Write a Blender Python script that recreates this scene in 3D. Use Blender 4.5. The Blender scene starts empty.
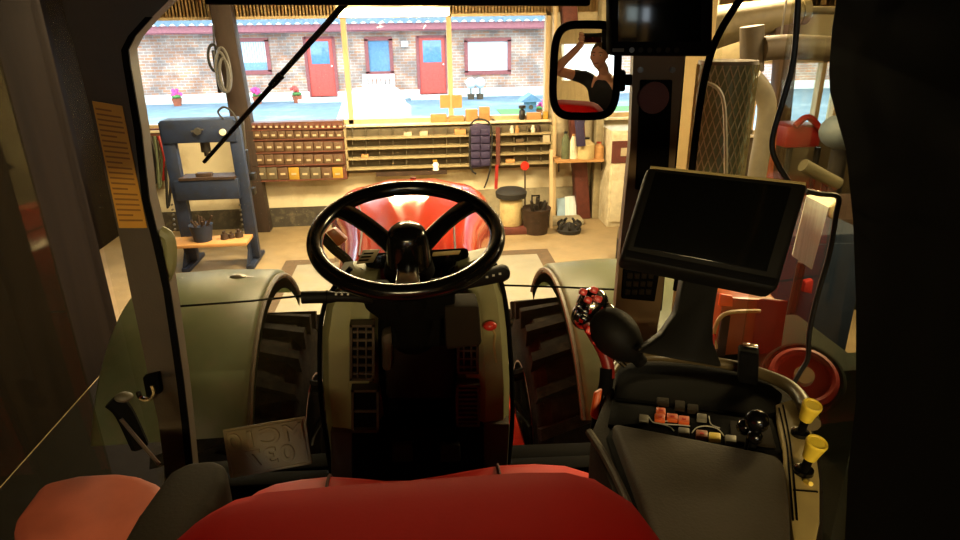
import bpy, bmesh, math, random
from mathutils import Vector, Matrix
random.seed(7)
SC = bpy.context.scene
COL = SC.collection
PI = math.pi
V = Vector
# ------------------------------------------------------------------ camera frame
YAW, PITCH, ROLL, FPX = math.radians(5.3), math.radians(21.0), 0.015, 640.0
CAM = V((0.02, 0.0, 2.75))
FW = V((math.sin(YAW)*math.cos(PITCH), math.cos(YAW)*math.cos(PITCH), -math.sin(PITCH)))
_R = V((math.cos(YAW), -math.sin(YAW), 0.0))
_U = _R.cross(FW)
RT = (_R*math.cos(ROLL) - _U*math.sin(ROLL)).normalized()
UP = (_U*math.cos(ROLL) + _R*math.sin(ROLL)).normalized()

def P(px, py, d=None, X=None, Y=None, Z=None):
    """the place in the yard, shop or cab that lies at a given depth, or on a given plane"""
    r = FW + RT*((px-480)/FPX) - UP*((py-270)/FPX)
    if d is not None: t = d
    elif Y is not None: t = (Y-CAM.y)/r.y
    elif Z is not None: t = (Z-CAM.z)/r.z
    else: t = (X-CAM.x)/r.x
    return CAM + r*t

cd = bpy.data.cameras.new('camera'); cam = bpy.data.objects.new('camera', cd); COL.objects.link(cam)
cd.sensor_width = 36.0; cd.lens = FPX*36.0/960.0; cd.clip_start = 0.01; cd.clip_end = 300
M3 = Matrix((RT, UP, -FW)).transposed()
cam.matrix_world = Matrix.Translation(CAM) @ M3.to_4x4()
SC.camera = cam
# ------------------------------------------------------------------ materials
def lin(c):
    c = c/255.0
    return c/12.92 if c <= 0.04045 else ((c+0.055)/1.055)**2.4
def rgb(*c): return (lin(c[0]), lin(c[1]), lin(c[2]), 1.0)
MATS = {}
def mat(name, col, rough=0.5, metal=0.0, var=0.15, scale=12.0, bump=0.0, bscale=60.0, coat=0.0, spec=0.5,
        stretch=None, dirt=None, dscale=3.0, dmin=.5, dmax=.75):
    m = bpy.data.materials.new(name); m.use_nodes = True; MATS[name] = m
    nt = m.node_tree; N = nt.nodes; L = nt.links
    b = N['Principled BSDF']
    b.inputs['Roughness'].default_value = rough; b.inputs['Metallic'].default_value = metal
    b.inputs['Coat Weight'].default_value = coat; b.inputs['Specular IOR Level'].default_value = spec
    c = rgb(*col)
    tc = N.new('ShaderNodeTexCoord'); mp = N.new('ShaderNodeMapping')
    L.new(tc.outputs['Object'], mp.inputs['Vector'])
    if stretch: mp.inputs['Scale'].default_value = stretch
    nz = N.new('ShaderNodeTexNoise'); nz.inputs['Scale'].default_value = scale; nz.inputs['Detail'].default_value = 5
    L.new(mp.outputs[0], nz.inputs['Vector'])
    rp = N.new('ShaderNodeValToRGB')
    rp.color_ramp.elements[0].position = 0.3; rp.color_ramp.elements[1].position = 0.7
    lo = tuple(v*(1-var) for v in c[:3]) + (1,); hi = tuple(min(1, v*(1+var)) for v in c[:3]) + (1,)
    rp.color_ramp.elements[0].color = lo; rp.color_ramp.elements[1].color = hi
    L.new(nz.outputs['Fac'], rp.inputs['Fac'])
    out = rp.outputs['Color']
    if dirt:
        n2 = N.new('ShaderNodeTexNoise'); n2.inputs['Scale'].default_value = dscale; n2.inputs['Detail'].default_value = 8
        n2.inputs['Roughness'].default_value = .65
        L.new(tc.outputs['Object'], n2.inputs['Vector'])
        r2 = N.new('ShaderNodeValToRGB'); r2.color_ramp.elements[0].position = dmin; r2.color_ramp.elements[1].position = dmax
        L.new(n2.outputs['Fac'], r2.inputs['Fac'])
        mx = N.new('ShaderNodeMix'); mx.data_type = 'RGBA'
        L.new(r2.outputs['Color'], mx.inputs['Factor']); L.new(out, mx.inputs['A']); mx.inputs['B'].default_value = rgb(*dirt)
        out = mx.outputs['Result']
    L.new(out, b.inputs['Base Color'])
    if bump:
        n3 = N.new('ShaderNodeTexNoise'); n3.inputs['Scale'].default_value = bscale; n3.inputs['Detail'].default_value = 3
        L.new(mp.outputs[0], n3.inputs['Vector'])
        bp = N.new('ShaderNodeBump'); bp.inputs['Strength'].default_value = bump; bp.inputs['Distance'].default_value = 0.01
        L.new(n3.outputs['Fac'], bp.inputs['Height']); L.new(bp.outputs[0], b.inputs['Normal'])
    return m
def emis(name, col, s):
    m = bpy.data.materials.new(name); m.use_nodes = True; MATS[name] = m
    b = m.node_tree.nodes['Principled BSDF']
    b.inputs['Base Color'].default_value = rgb(*col); b.inputs['Emission Color'].default_value = rgb(*col)
    b.inputs['Emission Strength'].default_value = s
    return m
def brickmat(name, c1, c2, mortar, scale, bw=.5, rh=.25, ms=.02):
    m = bpy.data.materials.new(name); m.use_nodes = True; MATS[name] = m
    N = m.node_tree.nodes; L = m.node_tree.links; b = N['Principled BSDF']; b.inputs['Roughness'].default_value = .9
    tc = N.new('ShaderNodeTexCoord'); sp = N.new('ShaderNodeSeparateXYZ'); cb = N.new('ShaderNodeCombineXYZ')
    L.new(tc.outputs['Object'], sp.inputs[0])
    ad = N.new('ShaderNodeMath'); ad.operation = 'ADD'; L.new(sp.outputs['X'], ad.inputs[0]); L.new(sp.outputs['Y'], ad.inputs[1])
    L.new(ad.outputs[0], cb.inputs['X']); L.new(sp.outputs['Z'], cb.inputs['Y'])
    br = N.new('ShaderNodeTexBrick'); br.inputs['Scale'].default_value = scale
    br.inputs['Color1'].default_value = rgb(*c1); br.inputs['Color2'].default_value = rgb(*c2); br.inputs['Mortar'].default_value = rgb(*mortar)
    br.inputs['Mortar Size'].default_value = ms; br.inputs['Brick Width'].default_value = bw; br.inputs['Row Height'].default_value = rh
    L.new(cb.outputs[0], br.inputs['Vector'])
    nz = N.new('ShaderNodeTexNoise'); nz.inputs['Scale'].default_value = 1.3; nz.inputs['Detail'].default_value = 6; L.new(cb.outputs[0], nz.inputs['Vector'])
    rp = N.new('ShaderNodeValToRGB'); rp.color_ramp.elements[0].position = .42; rp.color_ramp.elements[1].position = .62
    rp.color_ramp.elements[0].color = (.55, .55, .58, 1); rp.color_ramp.elements[1].color = (1, 1, 1, 1)
    L.new(nz.outputs['Fac'], rp.inputs['Fac'])
    mx = N.new('ShaderNodeMix'); mx.data_type = 'RGBA'; mx.blend_type = 'MULTIPLY'; mx.inputs['Factor'].default_value = 1
    L.new(br.outputs['Color'], mx.inputs['A']); L.new(rp.outputs['Color'], mx.inputs['B'])
    L.new(mx.outputs['Result'], b.inputs['Base Color'])
    return m
def glassmat(name, tint, gloss=.06, dirt=0.0, dirtcol=(190, 170, 130), rough=0.02):
    m = bpy.data.materials.new(name); m.use_nodes = True; MATS[name] = m
    N = m.node_tree.nodes; L = m.node_tree.links
    N.remove(N['Principled BSDF']); o = N['Material Output']
    t = N.new('ShaderNodeBsdfTransparent'); t.inputs['Color'].default_value = tint + (1,)
    g = N.new('ShaderNodeBsdfGlossy'); g.inputs['Roughness'].default_value = rough
    ly = N.new('ShaderNodeFresnel'); ly.inputs['IOR'].default_value = 1.3
    mx = N.new('ShaderNodeMixShader'); ml = N.new('ShaderNodeMath'); ml.operation = 'MULTIPLY'; ml.inputs[1].default_value = gloss*10
    L.new(ly.outputs[0], ml.inputs[0]); L.new(ml.outputs[0], mx.inputs[0]); L.new(t.outputs[0], mx.inputs[1]); L.new(g.outputs[0], mx.inputs[2])
    last = mx
    if dirt:
        d = N.new('ShaderNodeBsdfDiffuse'); d.inputs['Color'].default_value = rgb(*dirtcol)
        nz = N.new('ShaderNodeTexNoise'); nz.inputs['Scale'].default_value = 3.5; nz.inputs['Detail'].default_value = 9; nz.inputs['Roughness'].default_value = .7
        tc = N.new('ShaderNodeTexCoord'); L.new(tc.outputs['Object'], nz.inputs['Vector'])
        mr = N.new('ShaderNodeMapRange'); mr.inputs['From Min'].default_value = .35; mr.inputs['From Max'].default_value = .7
        mr.inputs['To Min'].default_value = dirt*.4; mr.inputs['To Max'].default_value = dirt*1.6
        L.new(nz.outputs['Fac'], mr.inputs['Value'])
        m2 = N.new('ShaderNodeMixShader'); L.new(mr.outputs[0], m2.inputs[0]); L.new(mx.outputs[0], m2.inputs[1]); L.new(d.outputs[0], m2.inputs[2])
        last = m2
    L.new(last.outputs[0], o.inputs['Surface'])
    return m
# ------------------------------------------------------------------ mesh builder
WO = {}
class MB:
    def __init__(s): s.bm = bmesh.new()
    def _mx(s, c, R): return Matrix.Translation(c) @ (R.to_4x4() if R is not None else Matrix.Identity(4))
    def box(s, c, size, R=None, bev=0.0, seg=2):
        r = bmesh.ops.create_cube(s.bm, size=1.0, matrix=s._mx(V(c), R) @ Matrix.Diagonal(V(size).to_4d()))
        if bev: s._bev(r['verts'], bev, seg)
        return s
    def _bev(s, vs, bev, seg):
        vs = set(vs); es = [e for e in s.bm.edges if e.verts[0] in vs and e.verts[1] in vs]
        bmesh.ops.bevel(s.bm, geom=es, offset=bev, segments=seg, affect='EDGES', clamp_overlap=True, profile=.5)
    def span(s, a, b, bev=0.0):
        a = V(a); b = V(b)
        return s.box((a+b)/2, [max(abs(q), 1e-4) for q in (b-a)], None, bev)
    def hexa(s, q, off, bev=0.0, seg=2):
        """a slab: a polygon of points and the vector it is deep"""
        off = V(off); q = [V(p) for p in q]; n = len(q)
        a = [s.bm.verts.new(p) for p in q]; b = [s.bm.verts.new(p+off) for p in q]
        fs = [s.bm.faces.new(a), s.bm.faces.new(b[::-1])]
        for i in range(n): fs.append(s.bm.faces.new((a[i], b[i], b[(i+1) % n], a[(i+1) % n])))
        bmesh.ops.recalc_face_normals(s.bm, faces=fs)
        if bev: s._bev(a+b, bev, seg)
        return s
    def cyl(s, p0, p1, r0, r1=None, n=16):
        p0 = V(p0); p1 = V(p1); r1 = r0 if r1 is None else r1
        d = p1-p0; R = d.to_track_quat('Z', 'Y').to_matrix()
        bmesh.ops.create_cone(s.bm, cap_ends=True, cap_tris=False, segments=n, radius1=r0, radius2=r1, depth=d.length, matrix=s._mx((p0+p1)/2, R))
        return s
    def sphere(s, c, r, scale=(1, 1, 1), R=None, u=16, v=10):
        bmesh.ops.create_uvsphere(s.bm, u_segments=u, v_segments=v, radius=r, matrix=s._mx(V(c), R) @ Matrix.Diagonal(V(scale).to_4d()))
        return s
    def tube(s, pts, r, n=8, smooth=4, closed=False):
        pts = [V(p) for p in pts]
        if smooth and len(pts) > 2:
            out = []; m = len(pts)
            rng = range(m if closed else m-1)
            for i in rng:
                p0 = pts[i-1] if (i > 0 or closed) else pts[0]; p1 = pts[i]; p2 = pts[(i+1) % m]
                p3 = pts[(i+2) % m] if (closed or i+2 < m) else pts[-1]
                for k in range(smooth):
                    t = k/smooth
                    out.append(.5*((2*p1)+(p2-p0)*t+(2*p0-5*p1+4*p2-p3)*t*t+(3*p1-p0-3*p2+p3)*t**3))
            if not closed: out.append(pts[-1])
            pts = out
        m = len(pts); rings = []; up = None
        for i, p in enumerate(pts):
            a = pts[i-1] if (i > 0 or closed) else p; b = pts[(i+1) % m] if (i < m-1 or closed) else p
            t = (b-a).normalized()
            if up is None: up = t.orthogonal().normalized()
            up = (up - t*up.dot(t)).normalized(); w = t.cross(up)
            rr = r(i/(m-1)) if callable(r) else r
            rings.append([s.bm.verts.new(p+(up*math.cos(2*PI*k/n)+w*math.sin(2*PI*k/n))*rr) for k in range(n)])
        for i in range(m if closed else m-1):
            A = rings[i]; B = rings[(i+1) % m]
            for k in range(n): s.bm.faces.new((A[k], A[(k+1) % n], B[(k+1) % n], B[k]))
        if not closed:
            s.bm.faces.new(rings[0][::-1]); s.bm.faces.new(rings[-1])
        return s
    def torus(s, c, R, r, ax, n=48, m=12):
        ax = V(ax).normalized(); u = ax.orthogonal().normalized(); w = ax.cross(u); c = V(c)
        return s.tube([c+(u*math.cos(2*PI*k/n)+w*math.sin(2*PI*k/n))*R for k in range(n)], r, m, 0, True)
    def lathe(s, prof, base, ax=(0, 0, 1), n=20):
        ax = V(ax).normalized(); u = ax.orthogonal().normalized(); w = ax.cross(u); base = V(base); rings = []
        for r, h in prof:
            rings.append([s.bm.verts.new(base+ax*h+(u*math.cos(2*PI*k/n)+w*math.sin(2*PI*k/n))*max(r, 1e-4)) for k in range(n)])
        for A, B in zip(rings, rings[1:]):
            for k in range(n): s.bm.faces.new((A[k], A[(k+1) % n], B[(k+1) % n], B[k]))
        s.bm.faces.new(rings[0][::-1]); s.bm.faces.new(rings[-1])
        return s
    def grid(s, rows, thick=0.0, closed=False):
        vs = [[s.bm.verts.new(p) for p in r] for r in rows]; fs = []
        for A, B in zip(vs, vs[1:]):
            m = len(A)
            for k in range(m if closed else m-1): fs.append(s.bm.faces.new((A[k], A[(k+1) % m], B[(k+1) % m], B[k])))
        if thick: bmesh.ops.solidify(s.bm, geom=fs, thickness=thick)
        return s
    def loft(s, rows):
        """closed cross-sections joined and capped"""
        vs = [[s.bm.verts.new(p) for p in r] for r in rows]
        for A, B in zip(vs, vs[1:]):
            m = len(A)
            for k in range(m): s.bm.faces.new((A[k], A[(k+1) % m], B[(k+1) % m], B[k]))
        s.bm.faces.new(vs[0][::-1]); s.bm.faces.new(vs[-1])
        return s
    def build(s, name, m, parent=None, smooth=40, kind=None):
        bmesh.ops.recalc_face_normals(s.bm, faces=s.bm.faces)
        if parent is None:
            vs = [v.co for v in s.bm.verts]
            o0 = V(((min(v.x for v in vs)+max(v.x for v in vs))/2, (min(v.y for v in vs)+max(v.y for v in vs))/2, min(v.z for v in vs)))
            loc = o0
        else:
            o0 = WO[parent.name]; loc = V((0, 0, 0))
        bmesh.ops.translate(s.bm, verts=s.bm.verts, vec=-o0)
        me = bpy.data.meshes.new(name); s.bm.to_mesh(me); s.bm.free()
        me.materials.append(MATS[m] if isinstance(m, str) else m)
        for p in me.polygons: p.use_smooth = True
        me.set_sharp_from_angle(angle=math.radians(smooth))
        o = bpy.data.objects.new(name, me); COL.objects.link(o)
        o.location = loc
        if parent is not None: o.parent = parent
        WO[o.name] = o0.copy()
        if kind: o['kind'] = kind
        return o
def tag(o, label, cat, group=None, kind=None):
    o['label'] = label; o['category'] = cat
    if group: o['group'] = group
    if kind: o['kind'] = kind
    return o
def T(name, label, cat, loc, group=None):
    o = bpy.data.objects.new(name, None); COL.objects.link(o); o.location = V(loc); WO[o.name] = V(loc)
    o.empty_display_size = .05
    return tag(o, label, cat, group)
def kids(o): return [c for c in COL.objects if c.parent == o]
def copy_tree(o, delta, label=None, name=None):
    def rec(q, par):
        c = q.copy(); COL.objects.link(c); c.parent = par
        for ch in kids(q): rec(ch, c)
        return c
    r = rec(o, None); r.location = o.location + V(delta)
    if label: r['label'] = label
    return r
def S(name, mb, m, smooth=40): return mb.build(name, m, None, smooth, 'structure')
def rect(x0, y0, x1, y1, Y, dep, mb=None, bev=0.0):
    """an upright box whose front stands on the plane Y and spans these directions"""
    mb = mb or MB()
    a = P(x0, (y0+y1)/2, Y=Y).x; b = P(x1, (y0+y1)/2, Y=Y).x
    zt = P((x0+x1)/2, y0, Y=Y).z; zb = P((x0+x1)/2, y1, Y=Y).z
    return mb.span((a, Y, zb), (b, Y+dep, zt), bev)
# ------------------------------------------------------------------ palette
mat('concrete', (142, 124, 92), .75, var=.12, scale=4, bump=.15, bscale=30, dirt=(120, 100, 70), dscale=1.6, dmin=.52, dmax=.75)
mat('slab_concrete', (128, 124, 108), .7, var=.1, scale=5, bump=.1, bscale=40, dirt=(140, 125, 98), dscale=3)
mat('joint_dark', (84, 68, 48), .85)
mat('whitewash', (208, 198, 168), .8, var=.08, scale=3, bump=.2, bscale=14, dirt=(165, 150, 118), dscale=1.7)
mat('dado_dark', (62, 58, 50), .8, dirt=(110, 102, 84), dscale=9)
mat('dado_grey', (150, 142, 118), .8, var=.12, dirt=(112, 104, 84), dscale=5)
mat('corrugated', (214, 180, 122), .55, var=.06, dirt=(160, 122, 70), dscale=6)
mat('dark_boards', (20, 15, 11), .9, spec=.05, var=.3, scale=6, stretch=(1, 1, .08))
mat('pale_wood', (190, 168, 130), .6, var=.12, scale=14, stretch=(1, 1, .1))
mat('beige_wall', (168, 146, 98), .6, var=.05)
mat('bay_brown', (84, 72, 50), .8, var=.25, dirt=(52, 44, 32), dscale=3)
mat('dark_sheet', (20, 18, 16), .9, spec=.05)
mat('white_sill', (222, 210, 180), .6)
mat('old_post', (50, 37, 30), .75, var=.3, scale=18, stretch=(1, 1, .12))
mat('red_brown', (92, 44, 36), .7, var=.2)
mat('shop_grey', (150, 140, 112), .7)
mat('ceiling_board', (150, 122, 80), .8)
glassmat('window_glass', (.96, .98, 1.0), .004)
glassmat('screen_glass', (.90, .92, .86), .03, .035)
glassmat('door_glass', (.80, .80, .70), .012, .004)
brickmat('brick', (214, 150, 112), (176, 152, 138), (204, 190, 178), 1.0, .30, .11, .012)
mat('house_red', (206, 82, 70), .5)
mat('house_maroon', (146, 78, 76), .6)
mat('fascia', (160, 92, 98), .6)
mat('tin_blue', (104, 134, 156), .5, var=.1)
mat('house_pane', (96, 136, 168), .12, spec=.9)
mat('curtain', (214, 224, 230), .8, stretch=(8, 1, .2))
mat('plinth_white', (226, 226, 218), .8)
mat('asphalt', (104, 126, 142), .85, var=.15, scale=3, dirt=(150, 166, 176), dscale=.5)
mat('garden_white', (240, 240, 240), .5)
mat('leaf', (80, 128, 62), .7, var=.3)
mat('pink', (214, 74, 140), .6)
mat('car_white', (240, 242, 244), .25, coat=.6, var=.02)
mat('car_glass', (170, 190, 200), .08, spec=.9)  # pale sky reflection put into the base colour
mat('bird_blue', (92, 122, 150), .7)
mat('terracotta', (170, 92, 62), .8)
# ------------------------------------------------------------------ shop shell
YW, XL, XR, YB, ZC = 9.3, -4.3, 7.6, -5.0, 4.2
S('floor', MB().span((XL-.2, YB-.2, -.2), (XR+.2, YW+.25, 0)), 'concrete')
zs = P(400, 122.5, Y=YW).z; zt = P(400, 14.5, Y=YW).z
xe = P(549, 70, Y=YW).x
w2a, w2b = P(600, 90, Y=YW).x, P(650, 90, Y=YW).x
w3a, w3b = P(752, 100, Y=YW).x, P(838, 100, Y=YW).x
w3s = P(815, 132, Y=YW).z; w3t = P(815, 60, Y=YW).z
wl = XL+.12
TH = .22
m = MB()
m.span((XL, YW, .0), (w2b, YW+TH, zs)).span((XL, YW, zs), (wl, YW+TH, zt)).span((xe, YW, zs), (w2a, YW+TH, zt))
m.span((w2b, YW, 0), (w3a, YW+TH, zt)).span((w3a, YW, 0), (w3b, YW+TH, w3s)).span((w3a, YW, w3t), (w3b, YW+TH, zt)).span((w3b, YW, 0), (XR, YW+TH, zt))
m.span((XL, YW+.04, zt), (XR, YW+TH, ZC))
S('wall_back', m, 'whitewash')
def ribs(x0, x1, z0, z1, y, pitch, amp):
    xs = []; x = x0; k = 0
    while x < x1:
        xs.append((x, y-amp if k % 4 in (1, 2) else y)); x += pitch/4; k += 1
    return MB().grid([[(a, b, z0) for a, b in xs], [(a, b, z1) for a, b in xs]], .004)
S('trim_1', ribs(XL, XR, zt-.02, ZC-.02, YW+.02, .09, .006), 'corrugated', 20)          # ribbed sheet above the windows
S('wall_left', MB().span((XL-.2, 5.5, 0), (XL, YW+.2, ZC)).span((XL-.2, 5.4, 0), (-2.78, 5.55, ZC)).span((-2.95, YB, 0), (-2.78, 5.5, ZC)), 'dark_boards')  # the nearer partition is made up, to keep the left edge dark
S('wall_right', MB().span((XR, YB, 0), (XR+.2, YW+.2, ZC)), 'dark_boards')
m = MB()
m.span((XL-.2, YB-.2, 0), (XR+.2, YB, 1.7)).span((XL-.2, YB-.2, 2.7), (XR+.2, YB, ZC)).span((XL-.2, YB-.2, 1.7), (-2.2, YB, 2.7)).span((-.5, YB-.2, 1.7), (.5, YB, 2.7)).span((2.2, YB-.2, 1.7), (XR+.2, YB, 2.7))
S('wall_rear', m, 'pale_wood')
S('ceiling', MB().span((XL-.2, YB-.2, ZC), (XR+.2, YW+.25, ZC+.15)), 'ceiling_board')
# paint bands on the lower wall, then a darkening sheet in the right bay
zd = P(270, 208, Y=YW).z
xm = P(330, 200, Y=YW).x
S('trim_2', MB().span((XL, YW-.012, 0), (xm, YW+.01, zd)), 'dado_dark')
zg = P(520, 188, Y=YW).z
S('trim_3', MB().span((xm+.9, YW-.012, 0), (w2b+.2, YW+.01, zg)), 'dado_grey')
S('trim_9', MB().span((P(716, 100, Y=YW).x, YW-.014, 0), (w3a, YW+.01, zt)).span((w3a, YW-.014, 0), (w3b, YW+.01, w3s-.05)).span((w3b, YW-.014, 0), (XR, YW+.01, zt)), 'bay_brown')  # brown sheet added to darken the bright wall of the right bay
S('trim_4', MB().span((P(478, 240, Z=.1).x, 8.75, 0), (P(604, 240, Z=.1).x, YW, .07), .02), 'dado_grey')    # low kerb
# windows
def window(name, x0, x1, z0, z1, mull, fr=.06):
    f = MB(); y0, y1 = YW-.03, YW+.1
    f.span((x0, y0, z0), (x1, y1, z0+fr)).span((x0, y0, z1-fr*.6), (x1, y1, z1)).span((x0, y0, z0), (x0+fr, y1, z1)).span((x1-fr, y0, z0), (x1, y1, z1))
    for q in mull: f.span((q-fr*.55, y0, z0), (q+fr*.55, y1, z1))
    o = bpy.data.objects.new(name, None); COL.objects.link(o); o.location = ((x0+x1)/2, YW, z0); WO[o.name] = V(o.location); o['kind'] = 'structure'
    f.build('window_frame', 'pale_wood', o)
    MB().span((x0+.02, YW+.05, z0+.02), (x1-.02, YW+.056, z1-.02)).build('pane', 'window_glass', o)
    MB().span((x0-.04, YW-.12, z0-.035), (x1+.04, YW+.02, z0), .008).build('window_sill', 'white_sill', o)
    return o
window('window_1', wl, xe, zs, zt, [P(228, 70, Y=YW).x, P(347, 70, Y=YW).x, P(450, 70, Y=YW).x])
window('window_2', w2a, w2b, zs, zt, [])
window('window_3', w3a, w3b, w3s, w3t, [P(818, 100, Y=YW).x])
# posts
def post(name, top, bot, w, m, yd=.2, YY=YW-.25):
    a = P(*top, Y=YY); b = P(*bot, Y=YY)
    h = MB(); k = V((0, yd, 0)); ww = V((w/2, 0, 0))
    d = (b-a)/(b.z-a.z); a = a + d*(ZC-a.z); b = b + d*(0-b.z)
    h.hexa([a-ww, a+ww, b+ww, b-ww], k, .01)
    S(name, h, m)
post('pillar_1', (222, 20), (240, 118), .26, 'old_post')
post('pillar_2', (571, 20), (585, 230), .20, 'red_brown')
post('pillar_3', (556, 0), (555, 120), .05, 'pale_wood', .1)
post('pillar_4', (599, 150), (595, 230), .11, 'shop_grey', .2)
post('pillar_6', (694, 60), (672, 290), .30, 'beige_wall', .3, 5.0)
mat('post_brown', (78, 60, 38), .75, var=.25, scale=16, stretch=(1, 1, .1))
post('pillar_5', (788, 65), (777, 180), .26, 'post_brown', .2)
S('trim_8', ribs(P(762, 20, Y=YW).x, XR, zt+.05, ZC-.02, YW-.06, .2, .05), 'corrugated', 20)
S('trim_7', MB().span((-2.76, .6, -.05), (-1.36, 5.35, .012)), 'dark_sheet')  # added dark sheet that dims the bright floor on the left
# lighter floor slab between dark joints, below the tractor's nose
fx0, fx1, fy1 = P(299, 262, Z=0).x, P(541, 262, Z=0).x, P(430, 259, Z=0).y
S('trim_5', MB().span((fx0, 1.0, -.05), (fx1, fy1, .004)), 'slab_concrete')
j = MB(); w = .17
j.span((fx0-w, 1.0, -.05), (fx0, fy1+w, .007)).span((fx1, 1.0, -.05), (fx1+w, fy1+w, .007)).span((fx0, fy1, -.05), (fx1, fy1+w, .007))
S('trim_6', j, 'joint_dark')
# ------------------------------------------------------------------ yard and house beyond the window
S('yard_ground', MB().span((-40, YW+.3, -.3), (40, 60, -.02)), 'asphalt')
YH = 27.0
def hx(px, py): return P(px, py, Y=YH).x
def hz(px, py): return P(px, py, Y=YH).z
zb = -.02; ze = hz(345, 30.5)
house = T('brick_house', 'long low brick house with pale blue tin roof across the yard', 'house', (-3, YH+2, zb))
HX0, HX1 = -26, 22
ops = [(237, 40, 266, 72), (366, 39, 390, 73), (466, 40, 509, 72)]; drs = [(304, 38, 333, 92), (417, 37, 446, 91)]
cuts = sorted([(hx(a, b), hx(c, b), hz((a+c)/2, d), hz((a+c)/2, b)) for a, b, c, d in ops] + [(hx(a, b), hx(c, b), zb, hz((a+c)/2, b)) for a, b, c, d in drs])
m = MB(); x = HX0
for a, b, c, d in cuts:
    m.span((x, YH, zb), (a, YH+.3, ze)); m.span((a, YH, d), (b, YH+.3, ze))
    if c > zb+.1: m.span((a, YH, zb), (b, YH+.3, c))
    x = b
m.span((x, YH, zb), (HX1, YH+.3, ze)); m.span((HX0, YH+.3, zb), (HX1, YH+6, ze))
m.build('wall', 'brick', house)
MB().span((HX0, YH-.06, zb), (cuts[1][0], YH-.005, zb+.36)).span((cuts[1][1], YH-.06, zb), (cuts[3][0], YH-.005, zb+.34)).span((cuts[3][1], YH-.06, zb), (HX1, YH-.005, zb+.34)).build('plinth', 'plinth_white', house)
MB().span((HX0, YH-.5, ze-.02), (HX1, YH-.42, ze+.26)).span((HX0, YH-.5, ze-.04), (HX1, YH, ze)).build('fascia', 'fascia', house)
# corrugated roof
rows = [[], []]; x = HX0; k = 0
while x < HX1:
    dz = .05*math.cos(k*PI/2)
    rows[0].append((x, YH-.62, ze+.27+dz)); rows[1].append((x, YH+4, ze+1.75+dz)); x += .0875; k += 1
MB().grid(rows, .02).build('roof', 'tin_blue', house)
for i, (a, b, c, d) in enumerate(ops):
    x0, x1, z0, z1 = hx(a, b), hx(c, b), hz((a+c)/2, d), hz((a+c)/2, b)
    f = MB().span((x0-.08, YH-.05, z0-.1), (x1+.08, YH+.05, z0+.06)).span((x0-.08, YH-.05, z1-.06), (x1+.08, YH+.05, z1+.08)).span((x0-.08, YH-.05, z0), (x0+.06, YH+.05, z1)).span((x1-.06, YH-.05, z0), (x1+.08, YH+.05, z1))
    fo = f.build('window', 'house_maroon', house)
    MB().span((x0, YH+.02, z0), (x1, YH+.04, z1)).build('pane', 'curtain' if i == 2 else 'house_pane', fo)
    if i == 0:
        cm = MB(); n = 11
        for q in range(n):
            u = x0+.08+(x1-x0-.16)*q/(n-1); cm.span((u-.035, YH-.0, z0+.35), (u+.035, YH+.018, z1-.08))
        cm.build('curtain', 'curtain', fo)
for a, b, c, d in drs:
    x0, x1, z0, z1 = hx(a, b), hx(c, b), zb+.16, hz((a+c)/2, b); zm = z0+(z1-z0)*.56
    f = MB().span((x0-.06, YH-.04, zb), (x0+.06, YH+.06, z1+.05)).span((x1-.06, YH-.04, zb), (x1+.06, YH+.06, z1+.05)).span((x0, YH-.04, z1-.03), (x1, YH+.06, z1+.06)).build('door_frame', 'house_maroon', house)
    dr = MB().span((x0+.06, YH, z0), (x1-.06, YH+.05, z1), .01)
    for q in (.3, .5, .7): u = x0+(x1-x0)*q; dr.span((u-.02, YH-.012, z0+.1), (u+.02, YH+.01, zm-.12))
    do = dr.build('door', 'house_red', house)
    MB().span((x0+.2, YH-.02, zm), (x1-.2, YH+.01, z1-.12), .01).build('pane', 'house_pane', do)
    MB().cyl((x1-.14, YH-.05, zm-.08), (x1-.14, YH, zm-.08), .03).build('handle', 'garden_white', do)
    MB().span((x0-.35, YH-.9, zb), (x1+.35, YH-.06, zb+.14), .02).build('doorstep', 'plinth_white', house)
f = MB().span((hx(401, 43), YH-.1, hz(405, 47)), (hx(408, 43), YH, hz(405, 41)), .02).build('wall_lamp', 'garden_white', house)
# garden bench
bx0, bx1 = P(363, 90, Y=26.2).x, P(395, 90, Y=26.2).x
bn = T('garden_bench', 'white slatted garden bench against the brick house under its window', 'bench', ((bx0+bx1)/2, 26.2, zb))
for u in (bx0+.04, bx1-.04):
    MB().span((u-.04, 25.9, zb), (u+.04, 25.98, .6), .01).build('leg', 'garden_white', bn)
    MB().span((u-.04, 26.4, zb), (u+.04, 26.48, .98), .01).build('leg', 'garden_white', bn)
    MB().span((u-.05, 25.86, .6), (u+.05, 26.46, .66), .01).build('armrest', 'garden_white', bn)
MB().span((bx0, 25.9, .40), (bx1, 26.42, .45), .01).build('seat', 'garden_white', bn)
m = MB().span((bx0, 26.40, .84), (bx1, 26.46, .98), .01).span((bx0, 26.40, .5), (bx1, 26.46, .58), .01)
for q in range(7): u = bx0+.12+(bx1-bx0-.24)*q/6; m.span((u-.05, 26.41, .55), (u+.05, 26.45, .88))
m.build('backrest', 'garden_white', bn)
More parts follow.
